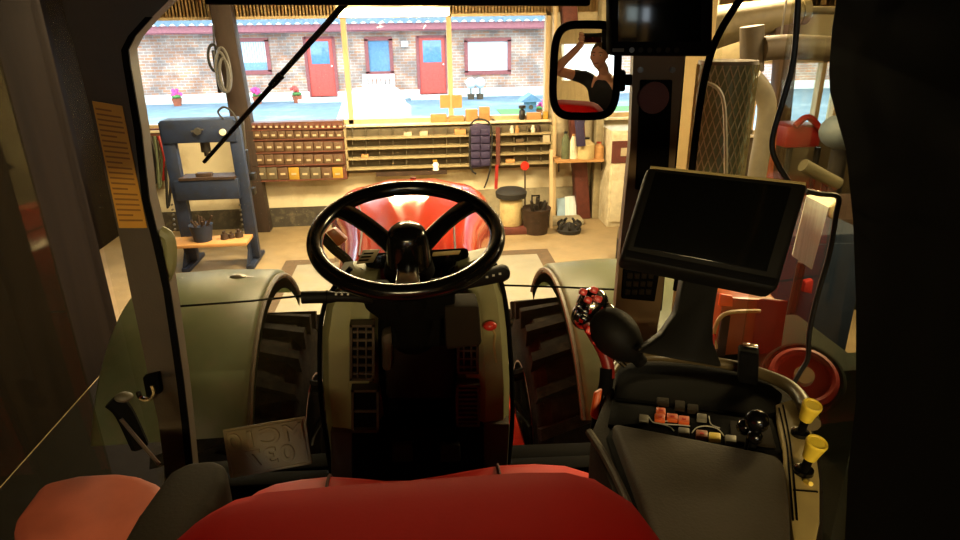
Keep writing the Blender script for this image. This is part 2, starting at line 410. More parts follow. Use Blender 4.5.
# potted flowers
def pot(px, py, Y, label, fl='pink', s=1.0, grp=None):
    b = P(px, py, Y=Y); b.z = zb
    t = T('flower_pot', label, 'flower pot', b, grp)
    MB().lathe([(.13*s, 0), (.19*s, .26*s), (.2*s, .28*s), (.16*s, .28*s)], b).build('pot', 'terracotta', t)
    m = MB()
    for q in range(14):
        a = random.random()*2*PI; r = random.random()*.2*s; m.sphere(b+V((math.cos(a)*r, math.sin(a)*r, (.36+random.random()*.22)*s)), .075*s, u=6, v=4)
    m.build('blossoms', fl, t)
    MB().sphere(b+V((0, 0, .34*s)), .18*s, (1, 1, .5), u=8, v=6).build('foliage', 'leaf', t)
pot(176, 95, 26.3, 'pink flowering pot leftmost along the brick house wall')
pot(257, 95, 26.3, 'pink flowering pot below the curtained house window')
pot(297, 96, 26.3, 'red flowering pot standing left of a red house door', 'house_red')
pot(540, 100, 20.5, 'pink flowering pot beside the blue bird house', 'pink', .8)
for px, lab in ((471, 'pale round topiary bush, left one of two near the large house window'), (480, 'pale round topiary bush, right one of two near the large house window')):
    b = P(px, 96, Y=26); b.z = zb
    t = T('topiary_bush', lab, 'bush', b, 'round topiary bushes')
    MB().lathe([(.12, 0), (.15, .2)], b).build('pot', 'joint_dark', t)
    MB().cyl(b+V((0, 0, .2)), b+V((0, 0, .45)), .025).build('stem', 'old_post', t)
    MB().sphere(b+V((0, 0, .62)), .21, u=10, v=8).build('foliage', 'curtain', t)
# bird house by the window
b = P(530, 111, Y=20); zt_b = P(530, 93, Y=20).z; b.z = zb
t = T('bird_house', 'small blue bird house with pitched roof standing in the yard', 'bird house', b)
h0 = P(530, 112, Y=20).z; hm_ = P(530, 101, Y=20).z
MB().cyl(b, (b.x, b.y, h0), .05).build('post', 'old_post', t)
MB().span((b.x-.17, b.y-.17, h0), (b.x+.17, b.y+.17, hm_), .01).build('body', 'bird_blue', t)
MB().hexa([(b.x-.36, b.y-.3, hm_), (b.x+.36, b.y-.3, hm_), (b.x, b.y-.3, zt_b)], (0, .6, 0)).build('roof', 'bird_blue', t)
MB().cyl((b.x, b.y-.19, (h0+hm_)/2), (b.x, b.y-.16, (h0+hm_)/2), .07).build('entrance', 'joint_dark', t)
S('lawn', MB().span((P(505, 118, Z=0).x, 17, -.05), (9, 22.5, .0)), 'leaf')
# parked white car
cx = P(374, 108, Y=15).x
car = T('parked_car', 'white car parked in the yard close outside the window', 'car', (cx, 15, zb))
def carsec(y, w, z0, z1): return [(cx-w, y, z0), (cx-w, y, z1-.08), (cx-w+.12, y, z1), (cx+w-.12, y, z1), (cx+w, y, z1-.08), (cx+w, y, z0)]
MB().loft([carsec(12.6, .74, .25, .72), carsec(12.8, .8, .2, .84), carsec(14.0, .82, .2, .92), carsec(16.6, .82, .2, .95), carsec(17.0, .76, .25, .8)]).build('body', 'car_white', car)
MB().loft([carsec(13.9, .76, .85, .93), carsec(14.7, .62, .85, 1.36), carsec(16.0, .60, .85, 1.38), carsec(16.7, .74, .85, .95)]).build('cabin', 'car_white', car)
MB().hexa([(cx-.64, 14.02, .965), (cx+.64, 14.02, .965), (cx+.5, 14.63, 1.30), (cx-.5, 14.63, 1.30)], (0, -.012, .012)).build('windscreen', 'car_glass', car)
for u in (-.76, .76):
    for y in (13.3, 16.2): MB().cyl((cx+u-.09, y, .29), (cx+u+.09, y, .29), .31, n=24).build('wheel', 'joint_dark', car)
# ------------------------------------------------------------------ shop furniture along the back wall
mat('press_blue', (24, 38, 66), .6, var=.2, dirt=(28, 30, 36), dscale=8)
mat('steel', (120, 118, 110), .35, .8)
mat('dark_steel', (50, 46, 42), .5, .6)
mat('dark_rust', (60, 44, 34), .7, .3, var=.3)
mat('gauge_white', (220, 212, 190), .4)
mat('plank', (176, 132, 82), .7, var=.2, scale=14, stretch=(.1, 1, 1))
mat('rack_red', (98, 56, 42), .6, var=.15, dirt=(90, 70, 50))
mat('drawer_brown', (92, 70, 50), .6, var=.2)
mat('label_white', (180, 166, 138), .6)
mat('yellow_box', (170, 134, 46), .6)
mat('shelf_grey', (92, 83, 64), .6, var=.15, dirt=(90, 76, 52), dscale=8)
mat('shelf_edge', (156, 142, 108), .5, .1)
mat('card', (176, 132, 82), .8, var=.12)
mat('purple', (46, 38, 72), .7, var=.15)
mat('black_plastic', (20, 19, 18), .45, var=.1)
mat('black_rubber', (26, 25, 24), .8, var=.2)
mat('red_plastic', (206, 42, 30), .4)
mat('red_paint', (150, 34, 30), .5)
mat('cream_drum', (196, 178, 130), .5, dirt=(130, 110, 76), dscale=6)
mat('light_blue_board', (128, 158, 184), .5)
mat('white_board', (206, 198, 172), .6, dirt=(170, 156, 124), dscale=4)
mat('hose_grey', (92, 90, 86), .5)
mat('plastic_clear', (200, 196, 180), .3)
mat('green_cloth', (84, 92, 66), .8)
# --- hydraulic press
YP = 7.75
def px3(px, py, Y=YP): return P(px, py, Y=Y)
pr = T('hydraulic_press', 'blue steel hydraulic shop press standing before the left window', 'press', (px3(205, 250).x, YP+.2, 0))
xl, xr = px3(164, 150).x, px3(238, 150).x; ztop = px3(200, 120).z; zhb = px3(200, 143).z
MB().span((xl, YP, zhb), (xr, YP+.28, ztop), .012).build('head_beam', 'press_blue', pr)
xo, xi = px3(162, 150).x, px3(175, 150).x; xo2, xi2 = px3(230, 150).x, px3(242, 150).x
for a, b in ((xo, xi), (xi2, xo2)):
    lean = .02
    MB().hexa([(min(a, b), YP+.02, ztop-.02), (max(a, b), YP+.02, ztop-.02), (max(a, b)+lean, YP+.02, .06), (min(a, b)+lean, YP+.02, .06)], (0, .1, 0), .006).build('upright', 'press_blue', pr)
    q = (a+b)/2+lean
    MB().hexa([(q-.05, YP-.22, .0), (q+.05, YP-.22, .0), (q+.05, YP-.22, .05), (q-.05, YP-.22, .05)], (0, .6, 0), .01).hexa([(q-.04, YP-.2, .05), (q-.04, YP+.02, .05), (q-.04, YP+.02, .32)], (.02, 0, 0)).build('foot', 'press_blue', pr)
zA, zB = px3(210, 179).z, px3(210, 199).z
MB().span((px3(176, 190).x, YP-.05, zB), (px3(240, 190).x, YP+.03, zA), .01).span((px3(176, 190).x, YP+.12, zB), (px3(240, 190).x, YP+.2, zA), .01).build('bed_beam', 'press_blue', pr)
MB().span((px3(180, 178).x, YP-.06, zA), (px3(236, 178).x, YP+.2, zA+.03)).build('bed_plate', 'dark_rust', pr)
c = px3(202, 143); MB().cyl((c.x, YP+.1, zhb+.02), (c.x, YP+.1, zhb-.12), .055).cyl((c.x, YP+.1, zhb-.12), (c.x, YP+.1, zhb-.17), .028).build('ram', 'dark_steel', pr)
c = px3(223, 132); MB().cyl((c.x, YP-.03, c.z), (c.x, YP, c.z), .036, n=20).build('gauge', 'gauge_white', pr)
c = px3(198, 131); MB().cyl((c.x, YP-.04, c.z), (c.x, YP, c.z), .04, n=10).tube([(c.x-.07, YP-.03, c.z+.0), (c.x+.07, YP-.03, c.z+.02)], .01).build('valve', 'steel', pr)
MB().tube([px3(223, 119), px3(218, 112), px3(224, 107), px3(232, 112), px3(238, 122)], .012).build('hose', 'black_rubber', pr)
for a in (169, 237):
    for y in range(205, 232, 5): q = px3(a+(y-200)*.12+2, y); MB().cyl((q.x, YP-.0, q.z), (q.x, YP+.025, q.z), .013, n=8).build('bolt', 'steel', pr)
tag(MB().span(px3(200, 178)-V((.05, .0, 0)), px3(206, 175)+V((.06, .09, .02)), .01).build('press_block', 'dark_rust'), 'small rusty steel block lying on the blue press bed', 'block')
# plank tray on the press feet
zp = px3(210, 237).z
xa, xb = px3(168, 237).x, px3(253, 237).x
tag(MB().span((xa, YP-.32, zp-.03), (xb, YP+.02, zp+.01), .005).build('plank_shelf', 'plank'), 'pale plank tray laid low across the blue press', 'shelf')
c = px3(207, 234); c = V((c.x, YP-.16, zp+.012))
t = T('parts_bucket', 'dark bucket heaped with metal scrap on the plank tray', 'bucket', c)
MB().lathe([(.10, 0), (.135, .2), (.14, .2), (.12, .19)], c).build('bucket', 'press_blue', t)
m = MB()
for q in range(9):
    a = random.random()*6.28; r = .08*random.random(); m.cyl(c+V((math.cos(a)*r, math.sin(a)*r, .17)), c+V((math.cos(a)*r*2.2, math.sin(a)*r*1.6, .24+.08*random.random())), .02, .013, 8)
m.build('scrap', 'dark_rust', t)
for i, (px, s) in enumerate(((228, .05), (234, .04), (241, .05))):
    c = px3(px, 235); c = V((c.x, YP-.14+.03*i, zp+.012))
    m = MB().cyl(c, c+V((0, 0, s*1.2)), s, s*.8, 10).cyl(c+V((0, 0, s*1.2)), c+V((.0, 0, s*1.9)), s*.45, s*.4, 8)
    tag(m.build('steel_fitting', 'dark_rust'), ['squat rusty fitting beside the bucket on the plank tray', 'smallest rusty fitting, middle of three on the plank tray', 'rusty fitting nearest the right end of the plank tray'][i], 'fitting', 'fittings on the plank tray')
# things hung left of the press
YH1 = YW-.08
tag(rect(140, 129, 166, 137, YH1-.02, .08).build('tool_rail', 'rack_red'), 'red brown rail on the wall left of the blue press', 'rail')
cols = ['black_rubber', 'dark_steel', 'green_cloth', 'red_paint', 'black_rubber', 'dark_rust']
labs = ['black cable hanging left of the press, nearest the cab pillar', 'grey steel cable hanging from the red rail', 'dull green strap hanging from the red rail', 'red cable loop hanging from the red rail by the press', 'long black hose hanging close to the press frame', 'rusty chain hanging from the red rail next to the press']
for i in range(6):
    x = 146+i*4.2; L_ = [60, 48, 52, 44, 72, 56][i]
    a = px3(x, 136, YH1-.06); pts = [a, px3(x+3+i % 2*3, 136+L_*.5, YH1-.08), px3(x+5, 136+L_, YH1-.06), px3(x+8, 136+L_*.6, YH1-.05), px3(x+5, 137, YH1-.05)]
    tag(MB().tube(pts, .02 if i != 5 else .03, 6).build('hanging_cable', cols[i]), labs[i], 'cable', 'cables hung left of the press')
# hose coil and box on the post
c = P(218, 70, Y=YW-.5)
t = T('hose_reel', 'coiled grey air hose hung on the dark wooden window post', 'hose', c)
MB().span(P(211, 50, Y=YW-.42), P(224, 92, Y=YW-.28), .01).build('bracket', 'black_plastic', t)
for k, (px, py, rx, rz) in enumerate(((214, 58, .07, .16), (224, 70, .08, .27), (222, 72, .07, .24), (225, 75, .06, .2))):
    c = P(px, py, Y=YW-.46-.03*k)
    MB().tube([c+V((rx*math.cos(q*PI/8), .02*math.sin(q*PI/8), rz*math.sin(q*PI/8))) for q in range(16)], .018, 6, 2, True).build('coil', 'hose_grey' if k else 'black_rubber', t)
MB().tube([P(213, 25, Y=YW-.4), P(214, 40, Y=YW-.4), P(216, 55, Y=YW-.4)], .012).build('hook_rod', 'black_plastic', t)
# silver guide rail beside the press and black vice arm
t = T('bench_clamp', 'black bar clamp standing between press and drawer rack', 'clamp', P(246, 238, Y=8.1))
MB().hexa([P(240, 150, Y=8.1), P(247, 150, Y=8.1), P(251, 196, Y=8.1), P(244, 196, Y=8.1)], (0, .08, 0), .01).build('bar', 'black_plastic', t)
MB().hexa([P(239, 121, Y=8.1), P(243, 121, Y=8.1), P(247, 168, Y=8.1), P(243, 168, Y=8.1)], (0, .06, 0)).build('steel_strip', 'steel', t)
for y in (176, 191): MB().span(P(246, y-2, Y=8.08), P(257, y+2, Y=8.2), .006).build('jaw', 'black_plastic', t)
MB().tube([P(250, 196, Y=8.14), P(254, 220, Y=8.14), P(258, 243, Y=8.0)], .012).build('leg', 'black_plastic', t)
# --- small parts drawer rack
YR = YW-.24
rk = T('drawer_rack', 'brown rack of small parts drawers under the window', 'drawer rack', P(294, 180, Y=YR))
rect(243, 122, 345, 181, YR+.03, .2).build('carcass', 'rack_red', rk)
rws = [(123.5, 129, 17), (130.5, 139, 12), (141.5, 152, 10), (154, 165, 10), (167, 180, 9)]
for ri, (y0, y1, n) in enumerate(rws):
    for k in range(n):
        a = 245+98.5*k/n; b = 245+98.5*(k+1)/n-.8
        nm = 'drawer'; mt = 'drawer_brown'
        if ri == 4 and k in (4, 8): mt = 'yellow_box'
        if ri == 4 and k in (0, 1, 2, 5, 6): mt = 'shelf_grey'
        if ri == 0: mt = 'rack_red'
        d = rect(a, y0+.6, b, y1-.4, YR, .06, None, .004).build(nm, mt, rk)
        mm = (y0+y1)/2+.6; c = (a+b)/2
        rect(c-(b-a)*.24, mm-.9, c+(b-a)*.24, mm+.9, YR-.008, .01).build('label_holder', 'label_white', d)
for y0, y1, n in rws: rect(243, y1-.3, 345, y1+1.0, YR-.01, .05).build('shelf_lip', 'rack_red', rk)
# --- long grey parts shelf on the right
sr = T('parts_shelf', 'long grey steel shelf of small compartments below the window ledge', 'shelf', P(448, 168, Y=YR))
rect(346, 127, 552, 170, YR+.14, .08).build('back_panel', 'shelf_grey', sr)
for y in (136, 146, 156, 166):
    rect(346, y-.9+.3, 552, y+1.2, YR, .2).build('shelf_board', 'shelf_edge', sr)
for x in (346, 552): rect(x-1, 126, x+1, 170, YR+.0, .2).build('side_panel', 'shelf_edge', sr)
m = MB()
for r_ in range(4):
    for k in range(15): x = 352+k*13.5; rect(x, 127.5+r_*10, x+.5, 135.2+r_*10, YR+.03, .12, m)
m.build('divider', 'shelf_grey', sr)
zsh = [P(448, 136-.6, Y=YR).z, P(448, 146-.6, Y=YR).z, P(448, 156-.6, Y=YR).z, P(448, 166-.6, Y=YR).z]
def sbox(name, px0, px1, h, z, mt, label, cat, Y=YR+.02, dep=.12, grp=None):
    a = P(px0, 140, Y=Y).x; b = P(px1, 140, Y=Y).x
    return tag(MB().span((a, Y, z), (b, Y+dep, z+h), .004).build(name, mt), label, cat, grp)
for px0, px1, h, lv, mt, lab in ((404, 412, .05, 0, 'label_white', 'white carton on the top shelf board, left of the purple hanger'), (420, 428, .055, 0, 'label_white', 'white carton on the top shelf board, nearer the purple hanger'),
                                 (543, 550, .1, 1, 'label_white', 'tall white carton at the right end of the second shelf board'), (455, 466, .07, 0, 'card', 'brown carton on the top shelf board beside the purple hanger'),
                                 (360, 367, .04, 2, 'card', 'small brown carton low on the shelf near the drawer rack'), (506, 515, .05, 3, 'card', 'small brown carton on the lowest shelf board by the red clamp'),
                                 (516, 524, .05, 1, 'joint_dark', 'dark carton on the second shelf board right of the red clamp')):
    sbox('parts_carton', px0, px1, h, zsh[lv], mt, lab, 'carton', grp='cartons on the parts shelf')
# items on the sill
zq = zs+.0
def sill(name, px0, px1, y0, y1, mt, label, cat, Y=YW-.11, dep=.09, grp=None):
    a, b = P(px0, y1, Y=Y).x, P(px1, y1, Y=Y).x; h = abs(P(px0, y0, Y=Y).z-P(px0, y1, Y=Y).z)
    return tag(MB().span((a, Y, zq+.001), (b, Y+dep, zq+h), .005).build(name, mt), label, cat, grp)
a = P(440, 100, Y=YW-.05)
for px0, px1, lab in ((440, 450, 'square brown notice pinned to the window mullion, left one of a pair'), (452, 462, 'square brown notice pinned to the window mullion, right one of a pair')):
    tag(rect(px0, 95, px1, 108, YW-.05, .018).build('wood_block', 'card'), lab, 'block', 'notices on the mullion')
sill('cardboard_box', 431, 447, 117, 125, 'card', 'small open cardboard box on the sill left of the mullion', 'box')
sill('timber_offcut', 449, 464, 119, 125, 'plank', 'flat timber offcut on the sill right of the mullion', 'timber')
sill('cardboard_box', 466, 478, 113, 125, 'card', 'upright cardboard box on the sill above the purple hanger', 'box')
sill('cardboard_box', 479.5, 490, 111, 125, 'plank', 'tallest narrow carton on the sill', 'box')
c = P(500, 124, Y=YW-.06); tag(MB().tube([P(492, 120, Y=YW-.07), P(502, 124.5, Y=YW-.07), P(516, 122, Y=YW-.07)], .025).build('pipe_bend', 'dark_rust'), 'curved rusty pipe lying along the window sill', 'pipe')
c = P(522, 122, Y=YW-.06); c.z = zq
tag(MB().lathe([(.035, 0), (.045, .02), (.045, .12), (.02, .15), (.05, .16), (.05, .2), (.02, .21)], c).build('oil_can', 'black_plastic'), 'small black topped can on the window sill', 'can')
sill('cardboard_box', 527, 541, 119, 126, 'card', 'low brown carton near the right end of the sill', 'box')
sill('cardboard_box', 543, 548, 118, 126, 'yellow_box', 'yellow carton at the right end of the sill', 'box')
for i, px in enumerate((512, 517, 533, 538)):
    c = P(px, 131, Y=YR+.06); c.z = zsh[0]
    tag(MB().lathe([(.03, 0), (.035, .05), (.02, .07), (.022, .1)], c, (0, 0, 1), 10).build('small_jar', ['plastic_clear', 'card', 'gauge_white', 'dark_rust'][i]), ['clear small jar, first right of the purple hanger', 'brown small jar, second right of the purple hanger', 'white small jar below the low sill carton', 'rusty small jar, last on the top shelf board'][i], 'jar', 'jars on the top shelf board')
# purple hanging organiser
t = T('hanging_organizer', 'dark purple hanging tool roll with two columns of pockets', 'organizer', P(479, 168, Y=YR-.06))
MB().hexa([P(470, 126, Y=YR-.05), P(478, 123, Y=YR-.05), P(490, 126, Y=YR-.05), P(491, 166, Y=YR-.05), P(471, 168, Y=YR-.05)], (0, .03, 0), .005).build('back', 'purple', t)
for r_ in range(5):
    for q in range(2): rect(471+q*10, 129+r_*7.6, 480+q*10, 135.4+r_*7.6, YR-.075, .03, None, .008).build('pocket', 'purple', t)
MB().tube([P(470, 125, Y=YR-.06), P(478, 119, Y=YR-.06), P(491, 126, Y=YR-.06), P(491, 160, Y=YR-.06), P(488, 178, Y=YR-.06), P(484, 188, Y=YR-.06)], .012).build('strap', 'black_rubber', t)
MB().tube([P(470, 130, Y=YR-.06), P(470, 165, Y=YR-.06), P(476, 174, Y=YR-.06)], .014).build('strap', 'black_rubber', t)
# red clamp, red paddle, spray bottle, black bar
t = T('red_clamp', 'slim red bar clamp hanging from the parts shelf', 'clamp', P(497, 188, Y=YR-.03))
MB().hexa([P(495.5, 165, Y=YR-.03), P(498.5, 165, Y=YR-.03), P(497.5, 189, Y=YR-.03), P(494.5, 189, Y=YR-.03)], (0, .03, 0)).build('bar', 'red_paint', t)
rect(496, 127, 500, 166, YR-.025, .03).build('rod', 'red_brown', t)
t = T('marker_paddle', 'round red paddle on a thin stick by the buckets', 'paddle', P(525, 205, Y=YR-.05))
c = P(525, 166, Y=YR-.06); MB().cyl(c, c+V((0, .03, 0)), .062, n=20).build('disc', 'red_plastic', t)
MB().cyl(P(525, 170, Y=YR-.045), P(525, 243, Y=8.72), .012, n=8).build('stick', 'dark_rust', t)
tag(rect(376, 171.5, 447, 175.5, YR+.0, .06).build('wall_bar', 'dark_rust'), 'long dark bar fixed to the white wall behind the red hood', 'bar')
zwb = P(410, 171.5, Y=YR).z
c = P(436, 171, Y=YR+.03); c.z = zwb
t = T('spray_bottle', 'small white spray bottle standing on the dark wall bar', 'bottle', c)
MB().lathe([(.045, 0), (.045, .09), (.02, .12)], c).build('bottle', 'garden_white', t)
MB().span(c+V((-.04, -.02, .12)), c+V((.02, .02, .15)), .004).build('spray_head', 'yellow_box', t)
# buckets on the floor
zk = .071
b = P(510, 243, Y=8.72); b.z = 0
c = V((b.x, 8.62, 0))
t = T('waste_drum', 'cream drum topped with a black tyre shaped lid', 'drum', c)
MB().lathe([(.15, 0), (.16, .02), (.16, .36), (.15, .38)], c+V((0, 0, .1)), n=28).build('drum', 'cream_drum', t)
MB().lathe([(.16, 0), (.21, .02), (.22, .09), (.18, .13), (.1, .14)], c+V((0, 0, .48)), n=28).build('lid', 'black_rubber', t)
MB().span(c+V((-.2, -.2, 0)), c+V((.2, .2, .1)), .01).build('base', 'red_brown', t)
c = V((P(535, 240, Y=8.55).x, 8.5, 0))
t = T('scrap_bucket', 'dark round bucket full of scrap beside the cream drum', 'bucket', c)
MB().lathe([(.16, 0), (.2, .34), (.21, .36), (.18, .34)], c, n=24).build('bucket', 'dark_rust', t)
m = MB()
for q in range(12):
    a = random.random()*6.28; r = .11*random.random(); m.cyl(c+V((math.cos(a)*r, math.sin(a)*r, .3)), c+V((math.cos(a)*r*1.7, math.sin(a)*r*1.5, .4+.12*random.random())), .03, .02, 8)
m.build('scrap', 'dark_steel', t)
MB().span(c+V((-.07, .0, .3)), c+V((-.05, .02, .54))).span(c+V((.03, .0, .3)), c+V((.05, .02, .54))).span(c+V((-.07, .0, .52)), c+V((.05, .02, .54))).build('handle_frame', 'dark_steel', t)
tag(MB().hexa([P(550, 150, Y=8.9), P(553, 150, Y=8.9), P(552.5, 243, Y=8.62), P(549.5, 243, Y=8.62)], (0, .05, 0)).build('timber_batten', 'pale_wood'), 'thin upright timber batten at the end of the parts shelf', 'batten')
for px0, px1, y0, mt, lab in ((557, 565, 199, 'light_blue_board', 'blue panel leaning at the wall, left of a pale one'), (565, 576, 197, 'curtain', 'pale panel leaning at the wall right of a blue one')):
    tag(MB().hexa([P(px0, y0, Y=9.15), P(px1, y0-1, Y=9.15), P(px1+.5, 230, Y=8.95), P(px0+.5, 231, Y=8.95)], (0, .03, 0)).build('leaning_panel', mt), lab, 'panel', 'panels leaning on the wall')
c = V((P(568, 240, Y=8.5).x, 8.45, 0.0))
m = MB().lathe([(.16, 0), (.17, .05), (.1, .09), (.05, .13)], c)
for q in range(7): a = q*.9; m.tube([c+V((math.cos(a)*.13, math.sin(a)*.13, .06)), c+V((math.cos(a)*.16, math.sin(a)*.16, .12)), c+V((math.cos(a)*.1, math.sin(a)*.1, .17))], .02, 6)
tag(m.build('coiled_chain', 'black_rubber'), 'black heap of coiled chain on the floor before the blue panel', 'chain')
# jug shelf right of the window
js = T('jug_shelf', 'short wooden shelf holding jugs beside the red brown post', 'shelf', P(585, 162, Y=8.9))
rect(556, 160, 604, 162.5, 8.75, .3).build('board', 'plank', js)
for x in (558, 601): MB().hexa([P(x, 162.5, Y=8.8), P(x, 162.5, Y=9.05), P(x, 172, Y=9.05)], (.02, 0, 0)).build('bracket', 'dark_rust', js)
zj = P(580, 160, Y=8.75).z
def jug(px, h, r, mt, label, lid='red_plastic'):
    c = P(px, 160, Y=8.88); c.z = zj+.001
    t = T('plastic_jug', label, 'jug', c, 'jugs on the short shelf')
    MB().lathe([(r, 0), (r*1.02, h*.1), (r, h*.7), (r*.45, h*.88), (r*.4, h*.93)], c).build('body', mt, t)
    MB().cyl(c+V((0, 0, h*.93)), c+V((0, 0, h)), r*.45).build('cap', lid, t)
jug(585, .29, .125, 'cream_drum', 'large cream jug in the middle of the short shelf', 'black_plastic')
jug(598, .22, .075, 'plank', 'brown jug at the right end of the short shelf', 'red_paint')
jug(573, .34, .06, 'gauge_white', 'tall slim white bottle on the short shelf', 'card')
jug(565, .38, .055, 'green_cloth', 'tall slim green bottle at the left end of the short shelf', 'black_plastic')
c = P(579, 118, Y=8.6)
tag(MB().hexa([P(574, 112, Y=8.7), P(587, 112, Y=8.7), P(584, 128, Y=8.7), P(586, 146, Y=8.7), P(577, 147, Y=8.7), P(576, 128, Y=8.7)], (0, .05, 0), .01).build('hanging_brush', 'purple'), 'dark brush hanging before the cream jug', 'brush')
# white board door and notice
t = T('white_cupboard', 'tall narrow off white cupboard beside the grey post', 'cupboard', P(615, 240, Y=8.4))
a, b = P(606, 238, Y=8.6).x, P(640, 238, Y=8.6).x
MB().span((a, 8.6, 0), (b, 9.25, P(615, 131, Y=8.6).z), .01).build('body', 'white_board', t)
MB().span((a+.03, 8.57, .08), (b-.03, 8.6, P(615, 134, Y=8.6).z), .01).build('door', 'white_board', t)
tag(rect(612, 141, 634, 163, 8.555, .012).build('wall_poster', 'red_brown'), 'dark red square notice on the off white cupboard', 'poster')
tag(rect(621, 148, 627, 156, 8.545, .01).build('paper_slip', 'label_white'), 'small white paper slip on the dark red notice', 'paper')
c = V((P(618, 240, Y=7.2).x+.15, 7.2, 0))
t = T('fuel_can', 'dark round can with pale shoulder on the floor by the cupboard', 'can', c)
MB().lathe([(.15, 0), (.16, .03), (.16, .3)], c).build('body', 'black_rubber', t)
MB().lathe([(.16, 0), (.15, .12), (.06, .22), (.05, .26)], c+V((0, 0, .3))).build('shoulder', 'shelf_grey', t)
# white block under the press right of the kerb, small brown block by the dash
# --- ceiling lamps; the unseen ones over press, hood and bays are added
emis('tube_glow', (255, 222, 160), 22)
mat('lamp_housing', (214, 204, 176), .5)
def lamp(c, L_, label, W=None, yaw=0.0, power=120, col=(1.0, .74, .42)):
    c = V(c); t = T('fluorescent_lamp', label, 'ceiling lamp', c, 'fluorescent shop lamps')
    MB().span(c+V((-L_/2, -.07, .03)), c+V((L_/2, .07, .09)), .01).build('housing', 'lamp_housing', t)
    for dy in (-.035, .035): MB().cyl(c+V((-L_/2+.03, dy, .015)), c+V((L_/2-.03, dy, .015)), .014, n=10).build('tube', 'tube_glow', t)
    MB().span(c+V((-L_/2+.01, -.05, -.05)), c+V((L_/2-.01, .05, .03)), .02).build('diffuser', 'tube_glow', t)
    for u in (-.4, .4): MB().cyl(c+V((u*L_, 0, .09)), V((c.x+u*L_, c.y, ZC)), .006, n=6).build('hanger', 'steel', t)
    l = bpy.data.lights.new('lamp_light', 'AREA'); l.shape = 'RECTANGLE'; l.size = L_; l.size_y = .12; l.energy = power; l.color = col
    o = bpy.data.objects.new('lamp_light', l); COL.objects.link(o); o.location = c+V((0, 0, -.08))
lc = P(394, 12.5, Y=7.4)
lamp(lc+V((0, 0, .01)), 1.2, 'glowing fluorescent lamp hanging before the big window top', power=70)
for u in (-.35, .35):
    pl_ = bpy.data.lights.new('tube_light', 'POINT'); pl_.energy = 60; pl_.color = (1.0, .76, .44); pl_.shadow_soft_size = .06
    po = bpy.data.objects.new('tube_light', pl_); COL.objects.link(po); po.location = lc+V((u, -.05, -.14))
lamp((-1.9, 6.6, 3.4), 1.5, 'added fluorescent lamp, unseen above the press corner, to light the shop', power=90)
lamp((2.8, 6.2, 3.4), 1.5, 'added fluorescent lamp, unseen above the right bay, to light the shop', power=110)
lamp((0.2, 4.4, 3.5), 1.5, 'added fluorescent lamp, unseen above the red hood, to light it', power=90)
lamp((2.6, 2.6, 3.3), 1.5, 'fluorescent lamp hanging right of the cab, out of view', power=65)
lamp((-.2, -2.6, 3.5), 1.5, 'fluorescent lamp hanging behind the cab, out of view', power=150)
lamp((4.6, 4.6, 3.5), 1.5, 'added fluorescent lamp, unseen over the far right bay, to light it', power=50)
w = bpy.data.worlds.new('sky'); SC.world = w; w.use_nodes = True
bg = w.node_tree.nodes['Background']; bg.inputs['Color'].default_value = (.78, .90, 1.0, 1); bg.inputs['Strength'].default_value = 3.4
# ------------------------------------------------------------------ the tractor seen from its cab
mat('hood_red', (212, 62, 44), .09, coat=0, var=.03, spec=.3)
mat('fender_green', (112, 120, 86), .42, var=.06, dirt=(132, 124, 98), dscale=5)
mat('fender_edge', (88, 82, 66), .5)
mat('tyre', (24, 22, 18), .95, var=.3, scale=30, dirt=(48, 42, 32), dscale=14, bump=.3, bscale=40, spec=.1)
mat('rim_red', (150, 34, 30), .4)
mat('cab_trim', (70, 58, 42), .65, var=.08, bump=.1, bscale=200)
mat('cab_dark', (38, 31, 22), .8, spec=.12, var=.1, bump=.08, bscale=200)
mat('cab_black', (11, 10, 9), .8, var=.1, spec=.05)
mat('gloss_black', (10, 9, 9), .18, var=.05, spec=.6)
mat('beige_trim', (196, 170, 112), .5, var=.05)
mat('console_green', (142, 140, 98), .5, var=.06)
mat('floor_mat', (18, 17, 15), .8, var=.2)
mat('seat_red', (170, 6, 3), .68, var=.04, bump=.02, bscale=300, spec=.08)
mat('seat_red_pale', (180, 92, 70), .6, var=.12, spec=.2)  # paler, duller red of the passenger cushion
mat('seat_red_light', (206, 36, 22), .6, var=.05, spec=.35)
mat('screen', (9, 9, 8), .12, var=0, spec=.5)
mat('chrome', (210, 205, 196), .12, 1.0, var=.02)
mat('button_red', (196, 50, 40), .35)
mat('orange', (226, 96, 34), .45)
mat('yellow', (238, 206, 66), .4)
mat('sticker_yellow', (200, 142, 34), .55, var=.06)
mat('print_brown', (140, 92, 24), .7)
mat('pad_grey', (66, 56, 42), .75, var=.08, bump=.12, bscale=260)
mat('strip_beige', (176, 154, 98), .5)
mat('rim_satin', (96, 82, 56), .35)
mat('grip_red', (120, 26, 22), .4)
mat('white_print', (196, 192, 180), .5)
mat('key_grey', (112, 108, 96), .4)
mat('plate_alu', (150, 138, 104), .35, .25, var=.08)
mat('amber', (150, 74, 30), .35)
mat('muffler', (104, 110, 70), .6, var=.15)
mat('mesh_wire', (168, 160, 118), .5)
mat('duct_cream', (102, 93, 66), .6, dirt=(96, 86, 56), dscale=3)
mat('duct_brown', (64, 56, 38), .7, var=.2, dirt=(70, 58, 40), dscale=5)
mat('tank_grey', (84, 94, 102), .6)
mat('pipe_grey', (92, 86, 62), .6, var=.15)
mat('panel_brown', (104, 82, 52), .65, var=.06)
mat('cable_black', (12, 11, 10), .5)
mat('machine_green', (24, 28, 20), .9, spec=.1, var=.2)
mat('cabinet_blue', (24, 34, 50), .7, spec=.15)
mat('hose_orange', (138, 72, 40), .55)
mat('skin', (224, 166, 134), .5, var=.05)
mat('shirt', (20, 20, 24), .8)
mat('jeans', (40, 48, 66), .8)
mat('hair', (110, 84, 52), .7)
mat('mouth', (150, 78, 70), .5)
